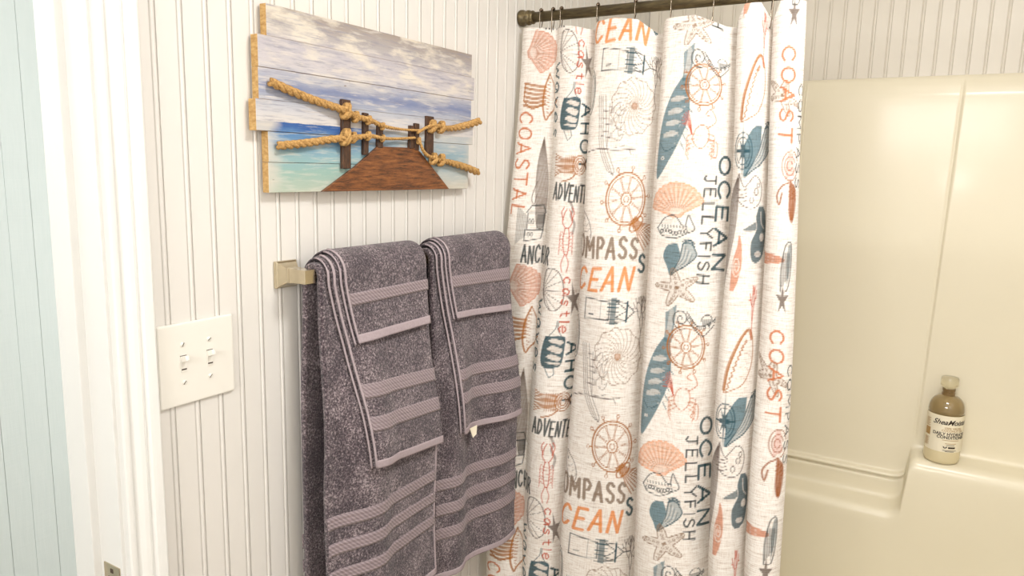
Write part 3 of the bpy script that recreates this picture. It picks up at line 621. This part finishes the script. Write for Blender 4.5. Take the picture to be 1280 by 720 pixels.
FONT = {'A': [[(.05, 0), (.45, 1), (.9, 0)], [(.2, .35), (.75, .35)]], 'C': [[(.85, .8), (.6, 1), (.3, .92), (.1, .6), (.1, .35), (.3, .06), (.6, 0), (.88, .2)]], 'D': [[(.15, 0), (.15, 1), (.5, .95), (.85, .65), (.85, .35), (.5, .04), (.15, 0)]], 'E': [[(.8, 1), (.15, 1), (.15, 0), (.85, 0)], [(.15, .52), (.7, .52)]], 'F': [[(.8, 1), (.15, 1), (.15, 0)], [(.15, .52), (.7, .52)]], 'H': [[(.15, 0), (.15, 1)], [(.85, 0), (.85, 1)], [(.15, .5), (.85, .5)]], 'I': [[(.5, 0), (.5, 1)]], 'J': [[(.2, 1), (.9, 1)], [(.6, 1), (.6, .2), (.4, 0), (.15, .15)]], 'L': [[(.2, 1), (.2, 0), (.85, 0)]], 'M': [[(.08, 0), (.12, 1), (.5, .35), (.88, 1), (.92, 0)]], 'N': [[(.12, 0), (.12, 1), (.85, 0), (.85, 1)]], 'O': [O_], 'P': [[(.18, 0), (.18, 1), (.6, 1), (.85, .78), (.6, .5), (.18, .48)]], 'R': [[(.15, 0), (.15, 1), (.6, 1), (.82, .78), (.55, .52), (.15, .5)], [(.5, .5), (.9, 0)]], 'S': [[(.82, .85), (.55, 1), (.25, .9), (.2, .68), (.5, .52), (.8, .35), (.75, .1), (.45, 0), (.15, .15)]], 'T': [[(.05, 1), (.95, 1)], [(.5, 1), (.5, 0)]], 'V': [[(.05, 1), (.5, 0), (.95, 1)]], 'Y': [[(.05, 1), (.5, .5), (.95, 1)], [(.5, .5), (.5, 0)]],
 'w': [[(.0, .7), (.25, 0), (.5, .55), (.75, 0), (1, .7)]], 'a': [[(.8, .6), (.45, .7), (.15, .4), (.3, .02), (.6, .1), (.8, .6), (.9, 0)]], 'v': [[(.1, .7), (.5, 0), (.9, .7)]], 'e': [[(.15, .35), (.8, .4), (.6, .7), (.25, .62), (.15, .3), (.4, 0), (.8, .12)]], 's': [[(.75, .6), (.4, .7), (.25, .5), (.7, .25), (.5, 0), (.15, .1)]], 'c': [[(.8, .6), (.4, .7), (.15, .35), (.4, 0), (.8, .12)]], 't': [[(.5, 1), (.5, .1), (.8, 0)], [(.2, .7), (.8, .7)]], 'l': [[(.5, 1), (.5, 0)]]}
def m_text(p, e, bold=False, slant=0.):
    adv = [.42 if ch in 'Il' else 1.2 if ch in 'Mw' else 1. for ch in e]; tot = sum(adv); hand = random.Random(e); wd = min(p.s[1]*2*(.20 if p.s[1] < .017 else .15), .0070) if bold else min(p.s[1]*2*.16, .0044); x0 = -1
    for ch, a in zip(e, adv):
        cw = 2*a/tot; j = hand.uniform(-.08, .08); sl = hand.uniform(-.05, .10)+slant; g = hand.uniform(.92, 1.05)
        for st in FONT[ch]:
            q = [(x0+cw*((.5 if ch in 'Il' else .08+.82*x)+sl*(y-.5)), (-1+2*y)*g+j) for x, y in st]; p.line(curve(q, 5) if len(q) > 4 and ch in 'CSOJaesc' else q, wd, .92)
        x0 += cw
def m_shell(p, e):
    a = np.linspace(-74, 74, 13); rim = []
    for i in range(12):
        for f_ in np.linspace(0, 1, 4, endpoint=False): q = math.radians(a[i]+(a[i+1]-a[i])*f_); r = 1.80+.08*math.sin(PI*f_)-.10*abs(math.sin(q))**3; rim.append((-.86+r*math.cos(q), r*.60*math.sin(q)))
    body = [(-1, -.14), (-.8, -.30)]+rim+[(-.8, .30), (-1, .14)]; p.fill(body, .55); p.line(body, .0022, .6, closed=True)
    for q in np.radians(np.linspace(-66, 66, 12)): p.line([(-.8, .10*math.sin(q)), (-.86+1.74*math.cos(q), 1.02*math.sin(q))], .0022, .6, 'W')
    for q in np.radians(np.linspace(-60, 60, 11)): p.line([(-.7+.3*math.cos(q), .3*math.sin(q)), (-.86+1.5*math.cos(q), .9*math.sin(q))], .0018, .35, 'GOB')
    for r in (.55, .9, 1.25, 1.55): p.line([(-.86+r*math.cos(q), .6*r*math.sin(q)) for q in np.radians(np.linspace(-68, 68, 17))], .0020, .28)
def m_shello(p, e):
    rim = curve([(-.8, -.15), (-.5, -.75), (.1, -1), (.75, -.7), (.95, 0), (.75, .65), (.2, .95), (-.45, .85), (-.8, .15)]); p.line(rim)
    for q in rim[6:-6:6]: p.line([(-.8, 0), tuple(q)], .0016, .75)
def m_wheel(p, e):
    for r, wd in ((.80, .0036), (.70, .0020)): p.line(ell(0, 0, r, r, n=40), wd, .9)
    p.line(ell(0, 0, .20, .20, n=18), .0024); p.line(ell(0, 0, .10, .10, n=12), .0018)
    for k in range(10):
        a = 2*PI*k/10+.12; c_, s_ = math.cos(a), math.sin(a)
        for d in (-.035, .035): p.line([(.2*c_-d*s_, .2*s_+d*c_), (.45*c_-d*.3*s_, .45*s_+d*.3*c_), (.70*c_-d*s_, .70*s_+d*c_)], .0016, .75)
        p.line([(.80*c_, .80*s_), (.90*c_, .90*s_)], .0026); p.line(ell(.97*c_, .97*s_, .055, .055, n=9), .0018)
def m_basket(p, e):
    p.line([(-.95, .55), (-1, -.2), (-.55, -.55), (.0, -.35)], .0028)
    for y in np.linspace(-.42, .5, 6): p.line(curve([(-.97, y+.05), (-.5, y-.04), (.05, y*.8)]), .0062, .8)
    p.line(curve([(.25, .98), (.02, .4), (-.05, -.4), (.12, -.98), (.34, -.75), (.95, -.2)]), .0045); p.line(curve([(.25, .98), (.5, .5), (.62, 0), (.95, -.2)]), .0026)
    for y in np.linspace(-.8, .8, 12): p.line([(.12+.1*abs(y)**2, y), (.28+.05*y, y-.04)], .0026, .7)
def m_bottle(p, e):
    p.line(curve([(.0, 1.0), (-.06, .72), (-.5, .45), (-.85, .25)]), .0018); p.line(curve([(.12, 1.0), (.14, .72), (.5, .5), (.85, .35)]), .0018)
    p.fill(curve([(-.8, .42), (-.95, .0), (-.9, -.45), (-.5, -.66), (.5, -.62), (.9, -.45), (.95, .1), (.85, .45), (.3, .5)]), .92)
    for y, t_ in ((.28, .10), (.0, .13), (-.28, .11), (-.48, .05)): p.fill(curve([(-.5, y), (-.1, y+t_), (.4, y+t_*.7), (.8, y+.02), (.6, y-t_), (0, y-t_*.7)]), .85, 'W')
    p.line([(-.4, -.68), (.1, -1), (.45, -.85), (.3, -.64)], .0018)
def m_rope(p, e):
    for k in range(9): y = -.8+.2*k; p.line(curve([(-1, y*1.1), (-.6, y*.75), (-.2, y*.7), (.2, y*.8)]), .0030, .75)
    for k in range(8): x = -.35+.11*k; p.line([(x, -.75), (x+.05, .75)], .0018, .6)
    for r in (.25, .42, .6): p.line(ell(.55, .0, r*.7, r*1.3, n=18), .0026, .8)
    p.line(curve([(.3, -.7), (0, -1.1), (-.5, -1.35)]), .0034)
def m_tassel(p, e):
    for k in range(8): y = -.6+.17*k; p.line(curve([(-1, y*.5), (-.4, y*.5), (.2, y), (1, y*1.5)]), .0028, .8)
    p.line(ell(-.6, 0, .3, .6, n=16), .0034)
def m_whale(p, e):
    out = curve([(.15, 1), (-.35, .6), (-.6, .1), (-.55, -.5), (-.35, -1), (.3, -1), (.55, -.5), (.62, .1), (.4, .6), (.15, 1)]); p.fill(out, .35); p.line(out, .0020, .7)
    for k in range(12): x = -.5+.09*k; p.line(curve([(.1+.1*x, .92), (x*.9, .4), (x, -.1), (x*.8, -.95)]), .0017, .55)
    p.line(curve([(-.5, .0), (-.95, -.35), (-.7, -.5), (-.5, -.3)]), .0020)
def m_house(p, e):
    p.line([(-.2, -.2), (-.2, .6), (.9, .6), (.9, -.2), (-.2, -.2)]); p.line([(-.3, .62), (.0, .95), (.8, .98), (1, .62)]); p.fill([(.4, -.2), (.4, .55), (.9, .55), (.9, -.2)], .45)
    p.line([(-.3, -.2), (-.3, -.75), (.8, -.6), (.9, -.2)])
    for x in (-.05, .15): p.line(ell(x, .2, .07, .12, n=10), .0016); p.line(ell(x, -.42, .07, .1, n=10), .0016)
    for k in range(9): x = -.95+.08*k; p.line([(x, .9-.05*k), (x+.05, -.9+.05*k)], .0016, .6)
def m_squig(p, e):
    for d in (0, .25): p.line(curve([(-.6+d, 1), (.1+d, .5), (-.2+d, .1), (.6+d, -.4), (.3+d, -1)]), .0030, .6)
def m_squig2(p, e): p.line(curve([(-1, -.6), (-.4, .2), (.2, -.1), (1, .3)])); p.line([(.75, .3), (.85, -1)], .0016)
def m_lobster(p, e):
    p.line(curve([(-.3, .35), (-.45, 0), (-.2, -.4), (.25, -.45), (.4, 0), (.2, .35), (-.3, .35)]), .0022)
    for k in range(6): y = .2-.11*k; p.line([(-.4, y), (.35, y-.03)], .0015, .6); p.line(curve([(-.4, y), (-.8, y+.05), (-.95, y-.12)]), .0016, .7); p.line(curve([(.35, y), (.75, y+.05), (.95, y-.12)]), .0016, .7)
    for s_ in (-1, 1):
        p.line(curve([(s_*.2, .35), (s_*.7, .55), (s_*.5, .8), (s_*.2, .95)]), .0024); p.line(curve([(s_*.6, .6), (s_*.9, .85), (s_*.6, 1)]), .0024); p.line(curve([(s_*.1, -.45), (s_*.5, -.75), (s_*.3, -1)]), .0020)
def m_fisho(p, e):
    p.line(curve([(0, 1), (-.6, .4), (-.6, -.3), (0, -.75), (.6, -.3), (.6, .4), (0, 1)]), .0018); p.line([(0, -.75), (-.5, -1), (.5, -1), (0, -.75)], .0018); p.line(ell(-.1, .55, .1, .07, n=8), .0016)
    for y in (.2, -.1, -.4): p.line(curve([(-.5, y), (0, y-.1), (.5, y)]), .0014, .6)
def star(r_in=.40, n=5, rnd=True):
    P = []
    for k in range(n*2): a = PI/2+PI*k/n; r = 1 if k % 2 == 0 else r_in; P.append((r*math.cos(a), r*math.sin(a)))
    return P
def star_soft():
    out = []
    for k in range(5):
        a = PI/2+2*PI*k/5
        for da, r in ((-.36, .55), (-.12, .9), (0, 1), (.12, .9), (.36, .55), (.63, .38)): out.append((r*math.cos(a+da), r*math.sin(a+da)))
    return curve(out+out[:1], 3)
def m_starf(p, e): p.fill(star(.34), .85)
def m_staro(p, e):
    P = star_soft(); p.fill(P, .18); p.line(P, .0020, .9)
    for k in range(5):
        a = PI/2+2*PI*k/5
        for r in (.0, .25, .45, .65, .82): p.line(ell(r*math.cos(a)+.05*math.cos(a*3), r*math.sin(a), .055, .055, n=8), .0016, .8)
def m_ringo(p, e): p.line(ell(0, 0, .8, .95)); p.line(ell(.05, 0, .5, .75)); p.line(curve([(-.5, .5), (.1, .1), (-.1, -.6)]), .0018)
def m_light(p, e):
    p.line([(-1, .75), (-.1, .62), (-.1, -.62), (-1, -.75)]); p.line([(-1, .75), (-1, -.75)]); p.line([(-.4, .68), (-.4, -.68)], .0014, .6)
    p.fill([(-.06, .9), (.12, .95), (.12, -.95), (-.06, -.9)], .7, 'TE')
    for y in np.linspace(-.8, .8, 7): p.line([(-.16, y), (.2, y)], .0022, .9, 'TE')
    p.line([(.12, .7), (.48, .6), (.48, -.6), (.12, -.7)], .0024); p.line([(.12, .7), (.48, .1), (.12, -.4), (.48, -.6)], .0022); p.line([(.48, .7), (.48, -.7)], .0040, .9, 'TE'); p.line([(.48, .5), (.75, .0), (.48, -.5)]); p.line([(.75, 0), (1, 0)], .0022)
    p.fill([(-.85, -.35), (-.65, -.3), (-.65, -.4), (-.85, -.45)], .9)
def m_nautilus(p, e):
    for k in range(22):
        a = 2*PI*k/22; p.line([(r*1.0*math.cos(a+1.1*r), r*math.sin(a+1.1*r)) for r in np.linspace(.10, .95, 9)], .0014, .8)
    p.line([((.06+.03*q)*math.cos(q*1.6)*1.0, (.06+.03*q)*math.sin(q*1.6)) for q in np.linspace(0, 14, 60)], .0014, .35)
    p.line([((.95+.04*math.cos(11*q))*math.cos(q), (.95+.04*math.cos(11*q))*math.sin(q)) for q in np.linspace(0, 2*PI, 70)], .0016, .85); p.fill(ell(0, 0, .12, .12), .6, 'GO')
def branch(p, x, y, a, L, d, rnd, wd, al):
    x2, y2 = x+L*math.cos(a)*.8, y+L*math.sin(a); p.line(curve([(x, y), ((x+x2)/2+rnd.uniform(-.06, .06), (y+y2)/2), (x2, y2)], 4), wd, al)
    if d: branch(p, x2, y2, a+rnd.uniform(.25, .7), L*.78, d-1, rnd, wd, al); branch(p, x2, y2, a-rnd.uniform(.25, .7), L*.78, d-1, rnd, wd, al)
def m_coral(p, e):
    rnd = random.Random(4); branch(p, -.1, -.95, 1.6, .55, 4, rnd, .0018, .75); branch(p, .35, -.9, 1.4, .42, 3, rnd, .0018, .75)
def m_weed(p, e):
    rnd = random.Random(9); branch(p, 0, -.95, 1.57, .6, 3, rnd, .0024, .7)
def m_ship(p, e):
    for d in (0, .12, .24, .42): p.line(curve([(-.7+d, 1), (-.55+d, .3), (-.4+d, -.3), (.1+d, -.85), (.5, -1)]), .0016, .75)
    for k, y in enumerate((.62, .3, -.02)): p.line([(-.35, y), (.15, y-.04)], .0018); p.line([(-.3, y+.12), (.1, y+.1)], .0014); p.fill([(.1, y+.1), (.3, y+.1), (.3, y-.06), (.1, y-.06)], .35); p.line(curve([(.3, y+.1), (.55, y+.2), (.65, y), (.9, y+.05), (.7, y-.12), (.35, y-.05)]), .0015, .7)
    p.line([(-.1, -.35), (.5, -.32), (1, -.25)], .0014); p.line([(.0, .8), (.05, -.3)], .0014)
def m_fish(p, e):
    p.fill([(.35, 1), (-.25, .85), (-.05, .62), (.0, .45), (.5, .45), (.45, .7)], .75)
    p.fill(curve([(-.05, .5), (-.5, .25), (-.75, -.1), (-.7, -.5), (-.35, -.95), (.2, -.7), (.7, -.3), (.85, .0), (.6, .3), (.35, .5)]), .85)
    for y in (.18, .0, -.16, -.32): p.fill(curve([(-.5, y), (0, y+.06), (.45, y+.04), (.1, y-.02), (-.45, y-.05)]), .55, 'W')
    p.line(ell(-.2, -.66, .09, .02, n=10), .0020, .9, 'W')
    for k in range(15): y = .40-.065*k; p.line([(.15+.03*k % .4, y), (.62-.02*k, y+.015)], .0016, .45, 'W' if k % 2 else 'TE')
    for k in range(6): p.line([(.0+.06*k, .98-.02*k), (.08+.05*k, .55)], .0016, .5, 'W')
    for k in range(6): p.line([(.7, .2-.12*k), (1.0, .16-.13*k)], .0020, .8)
    p.line(curve([(-.6, -.45), (-.1, -.55), (.5, -.45)]), .0020, .6, 'TE')
def m_curl(p, e):
    p.line([(-.6+(.05+.032*q)*math.cos(q)*.95, .25+(.08+.062*q)*math.sin(q)) for q in np.linspace(0, 11.5, 46)], .0024)
    top = curve([(-.35, .75), (-.15, .3), (.1, -.2), (.45, -.2), (.9, .15), (1, .3)]); p.line(top, .0022); p.line(curve([(-.35, .3), (-.1, -.25), (.35, -.95), (.6, -.75), (.95, -.2)]), .0024)
    for q in top[4:-4:4]: p.line(ell(q[0], q[1]-.12, .05, .1, n=8), .0016)
    p.line(ell(.55, .15, .28, .42, 0, 180), .0022)
    for k in range(7): p.line([(.34+.07*k, .2), (.36+.07*k, -.15-.1*(k % 3))], .0022, .8)
def m_crab(p, e):
    p.line(curve([(-.3, .3), (-.45, -.1), (0, -.4), (.4, -.1), (.35, .3), (0, .42), (-.3, .3)]), .0020)
    for s_ in (-1, 1):
        for k in range(4): p.line(curve([(s_*.35, .1-.14*k), (s_*.75, .0-.16*k), (s_*.6, -.3-.16*k)]), .0020, .75)
    p.line(curve([(.3, .3), (.8, .55), (.5, .95), (.2, .8), (.5, .7)]), .0022); p.line(curve([(.35, -.1), (.9, -.2), (.9, -.7), (.5, -.6), (.7, -.45)]), .0022)
    for k in range(7): a = 1.9+.25*k; p.line(curve([(-.5, .1), (-.55+.18*math.cos(a), .42+.15*math.sin(a)), (-.62+.5*math.cos(a), .5+.45*math.sin(a))], 4), .0020, .7, 'RD')
def m_purse(p, e):
    p.line(curve([(-1, -.2), (-.6, .7), (-.1, .9), (.3, .2), (.55, .1)])); p.line(curve([(-1, -.2), (-.7, -.8), (0, -.95), (.6, -.5), (.95, -.15), (.75, .6), (.6, 1), (.5, .2)]))
    for k in range(9): x = -.75+.16*k; p.line(ell(x, -.45+.1*math.sin(k), .08, .16, n=8), .0020); p.line([(x, .1), (x+.02, -.05)], .0020)
def m_conch(p, e):
    p.fill(curve([(-.15, .75), (-.75, .6), (-.98, 0), (-.7, -.55), (-.45, -1), (-.1, -.35), (.05, .2), (-.15, .75)]), .88)
    q = curve([(.2, .8), (.6, .95), (.8, .6), (1, .15), (.6, -.3), (-.1, -.75), (-.4, -.95), (0, -.2), (.1, .3), (.2, .8)]); p.fill(q, .55); p.line(q, .0024, .9, 'TE')
    for k in range(6): p.line(curve([(.25+.1*k, .7-.1*k), (.2+.06*k, .1-.1*k), (-.05+.03*k, -.4-.04*k)]), .0018, .5, 'TE' if k % 2 else 'W')
    for y in (.88, .72): p.line(curve([(.15, y), (.5, y+.1), (.85, y-.1)]), .0028, .8, 'TE')
def m_jaw(p, e):
    o = curve([(-.7, -1), (-.75, -.2), (-.4, .6), (.1, .98), (.6, .7), (.95, .0), (.6, -.6), (-.1, -.85), (-.7, -1)]); p.line(o, .0024, .8)
    p.line(curve([(-.75, -.9), (-.8, -.2), (-.45, .6), (.05, .95), (.5, .72)]), .0060, .75); i_ = curve([(-.55, -.9), (-.4, -.2), (-.15, .4), (.1, .65)])
    z = [(q[0]+(.10 if k % 2 else -.06), q[1]) for k, q in enumerate(curve([tuple(a) for a in i_[::4]], 4))]; p.line(z, .0024, .85)
    for y in (.2, -.2, -.5): p.line(curve([(-.1, y), (.35, y+.06), (.8, y-.05)]), .0014, .5)
def m_rose(p, e):
    p.line(ell(0, 0, .92, .55, n=30)); p.line(ell(0, 0, .70, .42, n=26), .0016)
    P = []
    for k in range(16):
        a = PI/2+2*PI*k/16; r = (1.0 if k % 4 == 0 else .48 if k % 4 == 2 else .2); P.append((r*math.cos(a)*.95, r*math.sin(a)))
    p.fill(P, .92)
def m_skull(p, e):
    p.line(curve([(-.9, .9), (-.5, .2), (-.2, .4), (.3, .8), (.8, .5), (.95, -.1), (.7, -.7), (.1, -.95), (-.5, -.8), (-.9, -.5)]), .0020)
    for a, b, r in ((.45, -.05, .16), (.6, .3, .12), (.1, -.5, .15)): p.line(ell(a, b, r, r*1.1, n=12), .0018)
    for k in range(4): p.line(curve([(-1, .1-.22*k), (-.6, .0-.2*k), (-.3, .1-.2*k)]), .0018)
def m_mask(p, e):
    p.fill(curve([(.1, 1), (-.1, .6), (.0, .2), (-.4, -.3), (-.3, -.9), (.2, -1), (.7, -.7), (.9, .0), (.8, .7), (.5, 1)]), .85); p.fill(curve([(-.1, .45), (-1, .15), (-.3, .12), (.0, .2)]), .75)
    p.fill(ell(.5, -.1, .22, .15), .85, 'W'); p.fill(ell(.2, -.7, .3, .1), .7, 'W'); p.line(curve([(.3, .8), (.4, .4), (.7, .2)]), .0026, .7, 'W')
def m_mask2(p, e):
    p.line(curve([(-.8, -1), (-.8, 0), (-.2, .9), (.8, 1), (.9, 0), (.3, -.9), (-.8, -1)])); p.fill(curve([(0, .2), (.3, .9), (.8, .9), (.8, .1), (.2, -.8)]), .6, 'TE')
    for k in range(5): p.line([(-.6+.25*k, -.8+.1*k), (-.5+.25*k, .6)], .0016)
def m_salmon(p, e):
    p.fill(curve([(-.9, -1), (-.7, 0), (-.1, .6), (.1, 1), (.6, .7), (.8, .0), (.4, -.6), (-.2, -1)]), .75); p.line([((.1+.05*q)*math.cos(q), -.1+(.05+.028*q)*math.sin(q)) for q in np.linspace(0, 12, 44)], .0022, .8, 'W')
def m_salmon2(p, e): p.fill(curve([(-1, .9), (.3, .6), (.95, .1), (.7, -.5), (-1, -.9)]), .75); [p.line(ell(x, y, .06, .1, n=6), .0016, .5, 'W') for x in (-.6, -.2, .2) for y in (-.3, .2)]
def m_knot(p, e):
    for r in (.30, .60, .95): p.line(ell(.15*r, .55, r*.75, r*.42, 20, 340, n=22), .0024, .75)
    p.fill([(-.1, .95), (.3, .9), (.5, .3), (.1, .25), (-.3, .15), (-.2, .6)], .35, 'RD')
    p.fill(curve([(.1, .2), (.75, -.1), (.8, -.6), (.4, -1), (.05, -.7), (.1, -.2), (.1, .2)]), .6)
    for k in range(7): p.line(curve([(.1+.09*k, .15-.03*k), (.12+.09*k, -.4), (.25+.04*k, -.92)]), .0020, .8)
    for k in range(5): p.line([(.05, .0-.07*k), (.75, -.12-.06*k)], .0018, .7)
    p.line(curve([(.0, .1), (-.5, .0), (-.9, -.25), (-.7, -.5), (-.5, -.2)]), .0034)
MOTIFS=[
 ('whale',110,364,45,210,3,'BR',''), ('whale',829,272,53,250,-8,'GR',''), ('house',93,260,66,99,0,'DK',''),
 ('text',60,404,252,34,-90,'OR','COASTAL'), ('shell',93,120,81,100,12,'OR',''), ('basket',102,12,105,112,0,'GO',''),
 ('text',124,192,89,40,0,'DK','ANCHOR'), ('shello',180,116,56,101,8,'GR',''), ('text',152,0,183,29,-90,'TE','waves'),
 ('bottle',195,528,50,135,-4,'TE',''), ('text',239,468,163,27,-90,'TEB','AHOY'), ('rope',204,404,83,57,0,'GO',''),
 ('text',209,340,93,38,-4,'DK','ADVENTE'), ('squig',212,284,23,76,0,'GR',''), ('lobster',204,232,32,149,0,'RD',''),
 ('fisho',344,264,38,84,20,'GR',''), ('text',214,80,140,19,-90,'RD','castle'), ('starf',231,92,35,86,10,'BR',''),
 ('ringo',327,16,34,104,0,'DK',''), ('light',420,84,131,64,-2,'DK',''), ('nautilus',437,536,110,132,0,'TA',''),
 ('coral',491,64,75,138,0,'GR',''), ('ship',381,472,79,174,0,'GR',''), ('wheel',434,332,110,146,0,'GO',''),
 ('tassel',476,264,68,68,-40,'GO',''), ('text',383,224,177,47,0,'GRT','COMPASS'), ('text',480,188,23,40,0,'TEB','S'),
 ('text',376,152,179,49,2,'ORB','OCEAN'), ('squig2',389,440,113,18,0,'GR',''), ('fish',621,520,66,302,-8,'TEL',''),
 ('wheel',677,28,96,115,0,'GO',''), ('curl',691,80,93,58,0,'DK',''), ('crab',675,468,73,119,0,'ORL',''),
 ('shell',634,336,74,109,100,'ORB',''), ('purse',640,280,77,51,0,'DK',''), ('conch',651,216,67,78,0,'TEL',''),
 ('staro',651,152,93,85,15,'TA',''), ('text',700,276,236,24,-90,'DK','JELLYFISH'), ('text',733,308,254,30,-90,'TEB','OCEAN'),
 ('jaw',877,12,51,138,-8,'GO',''), ('conch',889,444,64,126,-15,'TEL',''), ('rose',855,440,42,132,0,'TE',''),
 ('skull',874,360,56,75,0,'GR',''), ('mask',892,272,59,115,0,'TE',''), ('salmon',855,212,23,115,0,'OR',''),
 ('weed',894,120,30,132,0,'RD',''), ('staro',1013,548,51,100,40,'TA',''), ('text',1022,548,192,26,-90,'OR','COAST'),
 ('knot',1032,372,48,145,0,'GOB',''), ('salmon2',1001,228,58,29,0,'OR',''), ('mask2',1033,212,23,95,0,'DK',''),
 ('starf',1028,148,26,64,0,'BR',''), ('text',1055,468,210,16,-90,'DK','COMPASS'),
]

for k_, u_, v_, w_, h_, r_, c_, e_ in MOTIFS:
    pen = Pen(u_/1000, v_/1000, w_/1000, h_/1000, r_, c_)
    if k_ == 'text': m_text(pen, e_, c_ in ('ORB', 'GRT', 'TEB'), .28 if c_ == 'ORB' else 0.)
    else: globals()['m_'+k_](pen, e_)
zs = np.arange(0, NR*3)*QD; zs = PT*.5+zs; zs = zs[zs <= ZT+1e-6]
Ug, Gc, _ = surface(NC, zs)
rows_ = np.round(zs/QD).astype(int) % NR
cc = np.ones((len(zs), NC, 4), np.float32); cc[..., :3] = CANV[rows_]
cur_loc = np.array([.33, 1.54, PT*.5])
cur = tag(empty('shower_curtain', tuple(cur_loc)), 'white linen shower curtain printed with shells ship wheels fish and sea words', 'shower curtain')
me = grid_mesh('cloth', Gc-cur_loc)
at = me.color_attributes.new('print', 'FLOAT_COLOR', 'POINT'); at.data.foreach_set('color', cc.reshape(-1))
t = NT('printed_linen'); a_ = t.n('Attribute', attribute_name='print'); v = t.coord(scale=(1, 1, 6)); vh = t.coord(scale=(1, 1, 14)); vv = t.coord(scale=(14, 14, 1))
slub = t.noise(vh, 34, 4, .7); slub2 = t.noise(vv, 40, 3, .7); wv = t.math('ADD', t.math('MULTIPLY', slub, .65), t.math('MULTIPLY', slub2, .35))
c = t.mix(1.0, a_.outputs[0], t.ramp(wv, [(.34, srgb(204, 194, 187)), (.46, srgb(240, 235, 231)), (.57, srgb(255, 255, 255))]), 'MULTIPLY')
t.base(c); t.set(roughness=.9); t.b.inputs['Specular IOR Level'].default_value = .15; t.bump(wv, .35, .0008)
tr = t.n('BsdfTranslucent', {0: c}); mx = t.n('MixShader', {0: .18}); t.l(t.b.outputs[0], mx.inputs[1]); t.l(tr.outputs[0], mx.inputs[2]); t.l(mx.outputs[0], t.o.inputs[0])
link('cloth', me, t.m, cur)
for i_, x_ in enumerate(HX_): hook(i_, x_, .0)
